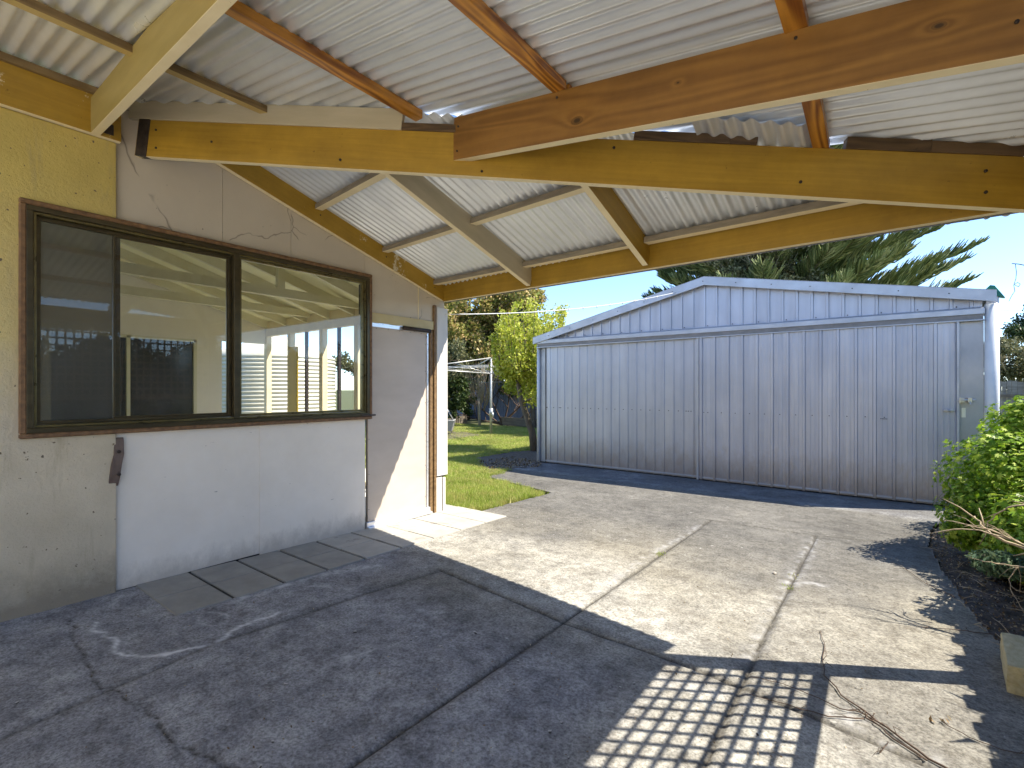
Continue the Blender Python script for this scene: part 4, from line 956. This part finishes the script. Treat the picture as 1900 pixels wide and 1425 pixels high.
# background trees beyond / in front of the fence on the left
def lump(px0, px1, py0, py1, d, n, r0, r1, dd=1.5):
    return [tuple(at(random.uniform(px0, px1), random.uniform(py0, py1), d+random.uniform(-dd, dd))) for _ in range(n)], [random.uniform(r0, r1) for _ in range(n)]
c_, r_ = lump(805, 935, 480, 640, 22, 26, .8, 1.3)
tree('leafy_tree', 'broad olive and orange tipped tree behind the clothesline', G(865, 776), tuple(at(860, 640, 22)), c_, r_, 42000, .13, M['autumn'], M['bark'], .2, 'trees at the back of the lawn', .6, .2)
c_, r_ = lump(935, 975, 548, 620, 25, 9, .8, 1.2)
tree('leafy_tree', 'golden topped tree showing behind the slender yellow green tree', (at(955, 770, 25)[0], at(955, 770, 25)[1], FB), tuple(at(955, 620, 25)), c_, r_, 12000, .14, M['autumn'], M['bark'], .18, 'trees at the back of the lawn', .6, .2)
c_, r_ = lump(770, 955, 600, 715, 23.5, 22, .8, 1.3)
tree('leafy_tree', 'dark green tree filling the gap above the steel fence', (at(820, 770, 23)[0], at(820, 770, 23)[1], FB), tuple(at(850, 660, 23.5)), c_, r_, 22000, .15, M['darkleaf'], M['bark'], .2, 'trees at the back of the lawn', .6, .2)
c_, r_ = lump(808, 872, 640, 760, 20, 9, .5, .9, .8)
tree('leafy_tree', 'dark shrubby tree at lawn rear left behind the trolley', G(845, 777), tuple(at(845, 700, 20)), c_, r_, 9000, .12, M['darkleaf'], M['palebark'], .12, 'trees at the back of the lawn', .6, .2)
c_, r_ = lump(965, 1010, 610, 760, 21, 8, .5, .8)
tree('leafy_tree', 'green tree half hidden by the left edge of the shed', (at(990, 775, 20)[0], at(990, 775, 20)[1], FB), tuple(at(990, 680, 21)), c_, r_, 8000, .13, M['yellowgreen'], M['bark'], .12, 'trees at the back of the lawn', .6, .2)
c_, r_ = lump(890, 1015, 650, 735, 27, 16, .8, 1.2, 1)
tree('leafy_tree', 'low dark greenery just above the steel fence top', (at(950, 775, 27)[0], at(950, 775, 27)[1], FB), tuple(at(950, 700, 27)), c_, r_, 12000, .17, M['darkleaf'], M['bark'], .12, 'trees at the back of the lawn', .6, .2)
# bare spreading shrub against the steel fence
def bare():
    b = Vector(at(935, 778, 21.5)); b.z = FB
    mb = MB(); r = random.Random(11)
    def grow(p, d, L, rad, lev):
        pts_ = [p]; q = p; dd = d.copy()
        for i in range(5):
            dd = (dd+Vector((r.gauss(0, .22), r.gauss(0, .12), r.gauss(.03, .15)))).normalized(); q = q+dd*L/5; pts_.append(q)
        mb.tube(pts_, [rad*(1-.16*i) for i in range(6)], 5, caps=False)
        if lev:
            for i in (2, 3, 4, 5):
                nd = (dd+Vector((r.gauss(0, .7), r.gauss(0, .4), r.gauss(.25, .4)))).normalized(); grow(pts_[i], nd, L*.62, rad*.5, lev-1)
    for k in range(7):
        a = -1.2+2.4*k/6; grow(b+Vector((r.uniform(-.2, .2), 0, -.05)), (Rm*math.sin(a)+Vector((0, 0, math.cos(a)*.8+.15))).normalized(), 2.0, .045, 2)
    tag(mb.build('bare_shrub', M['darktwig']), 'leafless many stemmed shrub spread against the steel fence', 'shrub')
    mb = MB()
    for k in range(46):
        px_ = r.uniform(850, 925); q = Vector(at(px_, 700, 20.3)); t = Vector(at(px_+(px_-890)*.45+r.uniform(-10, 10), r.uniform(655, 690), 20.3+r.uniform(-.5, .5)))
        mb.tube([Vector((at(890, 775, 20.3)[0], at(890, 775, 20.3)[1], FB)).lerp(q, .3+.5*r.random()), q, t], [.018, .012, .004], 4)
    mb.tube([Vector((at(890, 775, 20.3)[0], at(890, 775, 20.3)[1], FB-.05)), Vector(at(888, 740, 20.3))], .06, 6)
    tag(mb.build('bare_shrub', M['twig']), 'pale upright bare stems rising behind the clothesline arms', 'shrub')
bare()

# Norfolk pine
def norfolk():
    d0 = 17.5; bx, by, _ = at(1430, 700, d0); base = Vector((bx, by, FB))
    T_ = tag(link('norfolk_pine', MB().tube([base-Vector((0,0,.2)), base+Vector((0, 0, 7)), base+Vector((0, 0, 14))], [.32, .22, .05], 12).mesh('trunk'), M['bark']), 'tall norfolk pine with upswept plume branches behind the shed', 'tree')
    r = random.Random(4); mb = MB(); A = []; B = []; RD = []
    levels = [3.3, 3.85, 4.4, 4.95, 5.5, 6.05, 6.6, 7.15, 7.7, 8.4, 9.1, 9.8]
    for li, z in enumerate(levels):
        nb_ = 9
        L = 6.6-.27*li
        for k in range(nb_):
            a = 2*math.pi*(k+.5*(li % 2))/nb_+r.uniform(-.12, .12); hd_ = Rm*math.cos(a)+Fm*math.sin(a)
            if math.cos(a) < -.3 or abs(math.sin(a)) > .6: Lb = L*.72
            else: Lb = L
            Lb *= r.uniform(.9, 1.05); rise = r.uniform(.26, .36)*Lb
            n = 34; pts_ = []
            for i in range(n+1):
                t = i/n; pts_.append(base+Vector((0, 0, z-.6+rise*(t**1.5)))+hd_*Lb*t)
            mb.tube(pts_[::4]+[pts_[-1]], [.05*(1-.09*i) for i in range(len(pts_[::4])+1)], 5)
            sd = Vector((-hd_.y, hd_.x, 0))
            for i in range(5, n+1):
                for rep in range(10):
                    t = i/n; p_ = pts_[i].lerp(pts_[i-1], r.random()); ll = (.92 if t < .75 else .92-.55*(t-.75)/.25)*r.uniform(.7, 1.1)*min(1, .5+2*t)
                    s1 = r.choice((-1, 1)); dd = (hd_*r.uniform(.6, 1.0)+sd*s1*r.uniform(.1, .75)+Vector((0, 0, r.uniform(.3, .95)))).normalized()
                    A.append(p_); B.append(p_+dd*ll); 
    mb.build('limb', M['bark'], T_)
    # cords: 3-sided curved prisms
    A = np.array([tuple(v) for v in A]); B = np.array([tuple(v) for v in B]); n = len(A)
    MID = (A+B)/2; MID[:, 2] -= .13*np.linalg.norm(B-A, axis=1)
    def ring(P, rad, u, v): return [P+rad*(u*math.cos(t)+v*math.sin(t)) for t in (0, 2.094, 4.189)]
    d = B-A; d /= np.linalg.norm(d, axis=1)[:, None]; u = np.cross(d, [0, 0, 1.]); u /= np.linalg.norm(u, axis=1)[:, None]; v = np.cross(d, u)
    V = np.stack(ring(A, .022, u, v)+ring(MID, .03, u, v)+ring(B, .010, u, v), 1)
    q = []
    for s0 in (0, 3):
        for k in range(3): q.append((s0+k, s0+(k+1) % 3, s0+3+(k+1) % 3, s0+3+k))
    Q = (np.arange(n)[:, None, None]*9+np.array(q)[None]).reshape(-1, 4)
    npmesh('crown', V.reshape(-1, 3), Q, M['pine'], T_)
    print('norfolk cords', n)
norfolk()
# olive leafy tree in front of the pine
c_, r_ = lump(1330, 1480, 460, 540, 15.5, 16, .45, .8, .8)
tree('leafy_tree', 'olive leaved tree with pale stems between the pine branches above the shed ridge', (at(1430, 700, 16)[0]+.3, at(1430, 700, 16.5)[1], FB), tuple(at(1430, 560, 16)), c_, r_, 11000, .10, M['olive_leaf'], M['palebark'], .14, 'trees beyond the shed', .5, .2)
# right-hand background
c_, r_ = lump(1885, 1960, 560, 640, 26, 9, .7, 1.2)
tree('leafy_tree', 'dark evergreen tree standing against the sky right of the white downpipe', (at(1920, 700, 26)[0], at(1920, 700, 26)[1], FB), tuple(at(1920, 600, 26)), c_, r_, 11000, .16, M['darkleaf'], M['bark'], .2, 'trees beyond the shed', .4, .2)
c_, r_ = lump(1830, 1960, 635, 700, 22, 14, .6, 1.0)
tree('leafy_tree', 'grey olive bushy tree above the paling fence', (at(1890, 750, 22)[0], at(1890, 750, 22)[1], FB), tuple(at(1890, 680, 22)), c_, r_, 15000, .13, M['olive_leaf'], M['palebark'], .15, 'trees beyond the shed', .5, .2)

# palmate-leaved bush at the right of the driveway
def palm_leaves(name, P, Nrm, size, mat, parent):
    n = len(P); lob = 5; pts_ = []
    for k in range(lob):
        a = math.radians(-70+35*k); r1 = 1.0 if k == 2 else (.92 if k in (1, 3) else .75)
        pts_.append((math.sin(a)*r1, math.cos(a)*r1)); 
        if k < lob-1: b_ = a+math.radians(17.5); pts_.append((math.sin(b_)*.5, math.cos(b_)*.5))
    pts_ = [(0, -.12)]+pts_; m_ = len(pts_)
    U = np.cross(Nrm, rng.normal(size=(n, 3))); U /= np.linalg.norm(U, axis=1)[:, None]; Wv = np.cross(Nrm, U)
    s_ = size*(.4+.9*rng.random(n)**1.3)
    V = np.stack([P+(U*x+Wv*y-Nrm*(.25*(x*x+y*y)))*s_[:, None] for x, y in pts_], 1)
    return npmesh(name, V.reshape(-1, 3), np.arange(m_*n).reshape(-1, m_), mat, parent)
def bush(name, label, c_list, n, size, mat, base, cat='bush', stems=20, group=None, palm=True):
    base = Vector(base); mb = MB()
    for k in range(stems):
        c, rr = random.choice(c_list); q = Vector(c)+Vector((random.gauss(0, rr[0]*.4), random.gauss(0, rr[1]*.4), random.gauss(0, rr[2]*.3)))
        mb.tube([base+Vector((random.gauss(0, .08), random.gauss(0, .08), -.05)), base.lerp(q, .5)+Vector((0, 0, .08)), q], [.014, .009, .004], 5)
    T_ = tag(link(name, mb.mesh('stems'), M['bark']), label, cat, group)
    Ps = []; Ns = []; tot = sum(r[0]*r[1] for _, r in c_list)
    for c, rr in c_list:
        m_ = int(n*rr[0]*rr[1]/tot); d = rng.normal(size=(m_, 3)); d /= np.linalg.norm(d, axis=1)[:, None]
        f = (.35+.65*rng.random(m_)**.45)*(1+.28*(fbm(d[:, 0]*2+d[:, 2], d[:, 1]*2-d[:, 2], 2.3, 7)-.5)*2)
        P = np.array(c)+d*np.array(rr)*f[:, None]; Ps.append(P); nn = d*.7+rng.normal(size=(m_, 3))*.45+np.array([0, 0, .55]); Ns.append(nn/np.linalg.norm(nn, axis=1)[:, None])
    P = np.concatenate(Ps); Nn = np.concatenate(Ns); k = P[:, 2] > gz(base.y)+.02
    if palm: palm_leaves('foliage', P[k], Nn[k], size, mat, T_)
    else: leafcloud('foliage', P[k], size, mat, T_, .3, .4)
    return T_
def blob(px_, py_, d, rx, rz, ry=None): return (tuple(at(px_, py_, d)), (rx, ry or rx, rz))
bush('green_bush', 'bright green lobed leaf bush overhanging the right edge of the driveway',
     [blob(1868, 880, 4.1, .44, .38), blob(1836, 950, 4.0, .33, .29), blob(1925, 800, 4.2, .35, .32), blob(1945, 930, 4.0, .5, .5), blob(1798, 985, 4.15, .19, .15), blob(1865, 1000, 4.0, .30, .22), blob(1905, 770, 4.2, .16, .13), blob(1980, 850, 4.2, .55, .5), ((1.06, 6.35, .5), (.42, .5, .62)), ((1.08, 7.1, .45), (.38, .5, .6)), ((.85, 5.1, .30), (.28, .5, .36)), ((.98, 4.6, .42), (.3, .45, .52))],
     34000, .038, M['bushleaf'], G(1890, 1040), stems=40)
bush('ground_shrub', 'small blue green shrub at the foot of the bright green bush', [blob(1855, 1045, 3.0, .14, .07), blob(1890, 1055, 2.95, .14, .06)], 1300, .05, M['blueleaf'], G(1870, 1068), 'shrub', palm=False)
bush('ground_shrub', 'low green tuft at the right edge below the limestone block', [((.62, 2.45, .03), (.10, .14, .09))], 700, .04, M['blueleaf'], (.62, 2.45, gz(2.45)), 'shrub', palm=False)
# hedge to the right, out of frame: casts the ragged shadow and shows in the window
for k, (x, y, h) in enumerate(((1.28, 2.7, 1.0), (1.36, 3.35, 1.12), (1.38, 4.0, 1.22), (1.42, 4.7, 1.3), (1.5, 5.6, 1.35), (1.3, 2.1, .95), (1.25, 1.5, .9))):
    pass
def fern_hedge():
    mb = MB(); r = random.Random(2); P = []; Bn = []
    T_ = empty('hedge', 'row of spiky leaved plants beside the carport', 'hedge', (1.3, 3.4, gz(3.4)))
    y = 1.2
    V = []; Q = []
    while y < 6.3:
        h = 1.15+.05*math.sin(y*2.1)+r.uniform(-.05, .05); x = .27+.70*1.16+r.uniform(0, .02)
        for _ in range(60):
            bx, by_ = x+r.uniform(.0, .5), y+r.uniform(-.1, .1); zz = gz(y)+r.uniform(.05, h)
            d = Vector((r.gauss(-.2, .6), r.gauss(0, .6), r.uniform(.2, 1))).normalized(); L = r.uniform(.12, .26)
            e = Vector((bx, by_, zz)); tip = e+d*L
            if tip.x < x-.06: tip.x = x-r.uniform(0, .06)
            if tip.z > gz(y)+h+.05: tip.z = gz(y)+h+r.uniform(-.05, .05)
            s_ = d.orthogonal().normalized()*.02; n0 = len(V); V += [e-s_, e+s_, tip]; Q.append((n0, n0+1, n0+2))
        for m_ in range(3):
            b0 = Vector((x+.1*m_+.02, y, gz(y)-.05)); hh_ = gz(y)+h-.05; mb.hexa([(b0.x-.05, y-.04, b0.z), (b0.x+.05, y-.04, b0.z), (b0.x+.05, y+.04, b0.z), (b0.x-.05, y+.04, b0.z)], [(b0.x-.03, y-.035, hh_), (b0.x+.05, y-.035, hh_), (b0.x+.05, y+.035, hh_), (b0.x-.03, y+.035, hh_)])
        y += .062
    mb.build('stem_mass', M['darkleaf'], T_); MB().add(V, Q).build('foliage', M['darkleaf'], T_, fix=False)
fern_hedge()

# limestone block, dead branches, twigs, litter
bk = Vector(G(1880, 1262)); q0 = G(1855, 1205); 
mb = MB(); a_, b_ = Vector(G(1868, 1282)), Vector(G(1853, 1200))
dirv = (b_-a_); dirv.z = 0; Ld = dirv.length; dirv.normalize(); rt = Vector((dirv.y, -dirv.x, 0))
def block():
    bm = bmesh.new(); bmesh.ops.create_cube(bm, size=1); bmesh.ops.subdivide_edges(bm, edges=bm.edges[:], cuts=7, use_grid_fill=True)
    for v in bm.verts:
        c = v.co.copy(); v.co += Vector([random.gauss(0, .007) for _ in range(3)]); v.co.z += .02*math.sin(c.x*5)*math.cos(c.y*4)
        if abs(c.x) > .45 and abs(c.z) > .45: v.co.z *= .96; v.co.x *= .97
        if abs(c.y) > .45 and abs(c.z) > .45: v.co.z *= .97
    me = bpy.data.meshes.new('block'); bm.to_mesh(me); bm.free(); o = link('limestone_block', me, M['rock'])
    o.scale = (.20, .42, .17); o.rotation_euler = (0, 0, math.atan2(dirv.y, dirv.x)-math.pi/2)
    c = a_+dirv*.2+rt*.10; o.location = (c.x, c.y, gz(c.y)+.045)
    tag(o, 'rough yellowish limestone edging block lying at the right edge of the bed', 'stone')
block()
def branch(mb, pts_, r0, r1, nsub=0, seed=0, sc=.25, n=5):
    P = [Vector(p) for p in pts_]; m_ = len(P); mb.tube(P, [r0+(r1-r0)*i/(m_-1) for i in range(m_)], n)
    r = random.Random(seed)
    for _ in range(nsub):
        i = r.randrange(1, m_); q = P[i-1].lerp(P[i], r.random()); d = (P[i]-P[i-1]).normalized(); e = (d+Vector((r.gauss(0, .5), r.gauss(0, .5), r.gauss(.1, .3)))).normalized()
        L = sc*r.uniform(.4, 1); mb.tube([q, q+e*L*.5+Vector((0, 0, .01)), q+e*L+Vector((r.gauss(0, .02), r.gauss(0, .02), r.gauss(0, .02)))], [r1*1.3, r1, r1*.5], 4)
def gl(pts_, lift=.006): return [Vector(G(*p))+Vector((0, 0, lift)) for p in pts_]
def jig(pts_, n, amp_, seed):
    r = random.Random(seed); out = []
    for a, b in zip(pts_[:-1], pts_[1:]):
        for k in range(n): out.append(a.lerp(b, k/n)+Vector((r.gauss(0, amp_), r.gauss(0, amp_), r.uniform(0, amp_))))
    out.append(pts_[-1]); return out
mb = MB()
main = jig(gl([(1780, 1445), (1700, 1395), (1645, 1352), (1600, 1320), (1560, 1292), (1530, 1255), (1528, 1220), (1530, 1195), (1522, 1172)]), 3, .003, 1)
branch(mb, main, .0045, .0016, 5, 3, .08)
branch(mb, jig(gl([(1655, 1360), (1600, 1325), (1560, 1318), (1500, 1290), (1450, 1270), (1385, 1258)]), 3, .003, 2), .003, .0012, 3, 4, .08)
branch(mb, jig(gl([(1605, 1337), (1540, 1332), (1460, 1312), (1390, 1290)]), 3, .003, 5), .003, .0012, 2, 6, .06)
branch(mb, jig(gl([(1720, 1415), (1660, 1375), (1625, 1345), (1607, 1335), (1610, 1325)]), 3, .003, 7), .004, .002, 2, 6, .05)
branch(mb, jig(gl([(1650, 1380), (1640, 1390), (1632, 1400)]), 3, .004, 9), .0015, .001, 6, 6, .05)
tag(mb.build('fallen_vine', M['darktwig']), 'long dry vine stem lying across the lattice shadow on the concrete', 'vine')
mb = MB(); branch(mb, jig(gl([(1900, 1402), (1860, 1395), (1800, 1372), (1760, 1350), (1745, 1338)]), 3, .002, 8), .002, .0013, 2, 6, .03)
P = np.array([tuple(Vector(G(1752+random.gauss(0, 8), 1343+random.gauss(0, 4)))+Vector((0, 0, .008))) for _ in range(5)])
o = tag(mb.build('fallen_twig', M['darktwig']), 'thin twig with shrivelled leaves at its tip near the lower right corner', 'twig', 'twigs on the concrete')
leafcloud('twig_leaf', P, .024, M['litter'], o, .4)
for s_, pp, lb in ((1, [(1840, 1180), (1790, 1172), (1740, 1168), (1700, 1165)], 'straight dark twig between the joint and the ragged shadow'), (2, [(1770, 1110), (1720, 1085), (1670, 1052)], 'short dark twig beside the garden bed above the long one')):
    mb = MB(); branch(mb, jig(gl(pp), 3, .003, s_), .003, .0015, 3, s_, .05); tag(mb.build('fallen_twig', M['darktwig']), lb, 'twig', 'twigs on the concrete')
# pale dead branches sticking over the bed
def dead(name_lab, specs, seed):
    mb = MB()
    for pts_, r0, r1 in specs:
        P = [Vector(at(*p)) for p in pts_]; branch(mb, jig(P, 3, .006, seed), r0, r1, 4, seed, .18); seed += 1
    tag(mb.build('dead_branch', M['twig']), name_lab, 'branch', 'dead branches over the bed')
dead('tangled pale dead branch reaching left across the foot of the green bush', [([(1960, 1035, 2.7), (1900, 1018, 2.8), (1850, 1000, 2.9), (1820, 975, 3.0), (1808, 958, 3.05)], .011, .004), ([(1900, 1012, 2.8), (1840, 985, 2.9), (1795, 975, 3.0), (1750, 965, 3.1)], .006, .002), ([(1870, 1002, 2.85), (1820, 985, 2.9), (1775, 983, 2.95), (1724, 990, 3.0)], .005, .002)], 21)
dead('pale dead branch rising over the bush at the right edge', [([(1930, 938, 2.9), (1885, 938, 2.95), (1853, 950, 3.0), (1838, 970, 3.05), (1825, 990, 3.05)], .006, .002)], 31)
dead('forked pale dead twig beside the small blue green shrub', [([(1960, 1062, 2.6), (1890, 1052, 2.75), (1850, 1046, 2.8), (1822, 1042, 2.85)], .005, .002), ([(1890, 1052, 2.75), (1870, 1075, 2.75), (1880, 1105, 2.7)], .003, .0015)], 41)
# loose twigs and chips over the soil
mb = MB(); r = random.Random(9)
for _ in range(260):
    x = r.uniform(.38, 1.6); y = r.uniform(2.2, 6.5); a = r.uniform(0, 6.28); L = r.uniform(.04, .28); z = gz(y)+.0
    if x < .38+.28*max(0, 1-abs(y-2.8)/1.2): continue
    p = Vector((x, y, z)); q = p+Vector((math.cos(a)*L, math.sin(a)*L, r.uniform(0, .03))); mb.tube([p, p.lerp(q, .5)+Vector((0, r.gauss(0, .01), .012)), q], [.003, .0025, .001], 4)
tag(mb.build('twig_litter', M['twig']), 'scattered pale twigs over the dark garden soil', 'twigs', None, 'stuff')
n = 9000; X = .3+1.3*rng.random(n); Y = 2.0+4.8*rng.random(n); Z = -.02*(np.clip(Y, 1, 9.5)-1)-.005+.02*rng.random(n)
kk = ~inpoly(X, Y, slab_poly); X, Y, Z = X[kk], Y[kk], Z[kk]
tag(leafcloud('leaf_litter', np.stack([X, Y, Z], -1), .016, M['litter'], None, .5), 'small dead leaves and chips in the garden bed', 'leaf litter', None, 'stuff')
n = 700; X = -6.6+1.6*rng.random(n); Y = 6.9+1.6*rng.random(n); kk = inpoly(X, Y, [G(880, 850)[:2], G(905, 878)[:2], G(960, 868)[:2], G(1003, 868)[:2], G(1003, 835)[:2], G(950, 838)[:2]]); X, Y = X[kk], Y[kk]
tag(leafcloud('leaf_litter', np.stack([X, Y, -.02*(Y-1)+.01+.02*rng.random(len(X))], -1), .045, M['litter'], None, .5), 'dry leaves strewn over the dark mulch at the foot of the young tree', 'leaf litter', None, 'stuff')
n = 420; px_ = rng.random(n)*1500+150; py_ = 960+rng.random(n)**.8*460; P = []
for a, b in zip(px_, py_):
    g = G(a, b)
    if -4.0 < g[0] < .5 and g[1] > .2: P.append((g[0], g[1], g[2]+.006))
tag(leafcloud('debris', np.array(P), .010, M['litter'], None, .5), 'tiny leaf crumbs scattered over the concrete', 'debris', None, 'stuff')
# weeds in the joints
for k, (a, b, lb) in enumerate(((1224, 1028, 'green weed tuft in the left concrete joint'), (1464, 1090, 'yellowish weed tuft in the right concrete joint beside a pale stain'), (1472, 1068, 'smallest weed sprig higher up the right concrete joint'))):
    g = G(a, b); n = 45-12*k; P = np.array([(g[0]+random.gauss(0, .02), g[1]+random.gauss(0, .03), g[2]-.005) for _ in range(n)])
    tag(blades('weed', P, .016, .006, M['grass'], 1.2), lb, 'weed', 'weeds in the joints')
g = G(1437, 1065)
bm = bmesh.new(); bmesh.ops.create_icosphere(bm, subdivisions=2, radius=.014)
for v in bm.verts: v.co *= random.uniform(.8, 1.2); v.co.z *= .6
me = bpy.data.meshes.new('pebble'); bm.to_mesh(me); bm.free(); o = link('pebble', me, M['panel']); o.location = (g[0], g[1], g[2]+.008); tag(o, 'small white pebble left of the right concrete joint', 'pebble')

# ================================================================== seen through the sunroom
def tank():
    c = Vector((-11.0, 5.55, FB)); Rr, Ht = 1.28, 2.2; V = []; n = 64; m_ = 162; Fs = []
    prof = [(Rr+.014*math.cos(2*math.pi*k/6), c.z+Ht*k/m_) for k in range(m_+1)]+[(Rr*.9, c.z+Ht+.12), (Rr*.5, c.z+Ht+.32), (.25, c.z+Ht+.42), (.25, c.z+Ht+.5), (0.01, c.z+Ht+.5)]
    for (rr, z) in prof:
        for k in range(n): V.append((c.x+rr*math.cos(6.28318*k/n), c.y+rr*math.sin(6.28318*k/n), z))
    for j in range(len(prof)-1):
        for k in range(n): Fs.append((j*n+k, j*n+(k+1) % n, (j+1)*n+(k+1) % n, (j+1)*n+k))
    o = MB().add(V, Fs, 0, True).build('water_tank', M['tank']); tag(o, 'cream ribbed round water tank seen through the sunroom glass', 'water tank')
tank()
c_, r_ = [(-15+random.uniform(-2, 2), 13+random.uniform(-2, 3), 2.2+random.uniform(-1, 1.4)) for _ in range(14)], [random.uniform(.6, 1) for _ in range(14)]
tree('leafy_tree', 'green tree seen through the sunroom windows behind the water tank', (-15, 13.5, FB), (-15, 13.5, 2.4), c_, r_, 14000, .12, M['olive_leaf'], M['bark'], .15, 'trees beyond the sunroom', .5, .2)
# side boundary fence and neighbours' trees on the right (reflected in the window)
f = empty('side_fence', 'grey timber side boundary fence beyond the garden bed', 'fence', (5.5, 4, 0))
mb = MB()
for k in range(110): mb.box(5.5, 5.52, -6+.11*k, -6+.11*k+.1, -.3, 1.6+.02*math.sin(k*7))
mb.build('paling', wood('grey_paling_side', (.36, .34, .31), (.2, .185, .165), .8, False, .9, 1), f)

for k, y in enumerate((1.5, 3.2, 4.9, 6.6, 8.3)):
    bush('side_shrub', 'dark tall shrub by the side fence, '+('nearest the camera end', 'second from the camera end', 'middle one of five', 'second from the shed end', 'nearest the shed')[k], [((4.6, y, 1.05), (.8, 1.1, 1.4))], 7000, .22, M['darkleaf'], (4.6, y, gz(y)), 'shrub', 12, 'tall shrubs along the side fence', False)

for (a, b, c, e, lb) in ((577, 573, 28, 34, 'upper of two thin power lines crossing the sky at the right edge'), (611, 606, 28, 34, 'lower of two thin power lines crossing the sky at the right edge')):
    p, q = Vector(at(1780, a, c)), Vector(at(1990, b, e)); tag(MB().tube([p, p.lerp(q, .5)-Vector((0, 0, .05)), q], .009, 5).build('power_line', M['darkwire']), lb, 'power line', 'power lines')

tag(MB().hexa([(-10, 4.3, -.2), (-4.62, 4.3, -.2), (-5.75, 5.4, -.2), (-10, 5.4, -.2)], [(-10, 4.3, -.062), (-4.62, 4.3, -.062), (-5.75, 5.4, -.075), (-10, 5.4, -.075)]).build('bounce_slab', simple('pale_bounce', (.55, .52, .46), (.68, .65, .58), 3, .9, bump=.2)), kind='structure')  # hidden slab added to bounce light up onto the sunroom ceiling
nrm = Vector((hd.y, -hd.x, 0)).normalized()
for t, zz in ((.035, .06), (.035, .18), (.12, .12), (.30, .05), (.455, .215), (.475, .03), (.62, .2), (.80, .07), (.955, .07), (.955, .17)):
    q = A0+(A1-A0)*t+nrm*.0225+Vector((0, 0, zz)); MB().tube([q, q+nrm*.006], .0075, 8).build('bolt_head', M['iron'], CP)
for x, zz in ((-1.98, .05), (-1.97, .19), (-1.3, .215), (-.27, .215), (.3, .1)):
    q = Vector((x, 2.06, nb(x)-.245+zz)); MB().tube([q, q-Vector((0, .005, 0))], .006, 8).build('bolt_head', M['iron'], CP)
for y in (1.25, 2.45, 3.18, 3.85):
    q = Vector((-4.05, y, farp(-4.07, y)+.09)); MB().tube([q, q+Vector((.006, 0, 0))], .006, 8).build('bolt_head', M['iron'], CP)
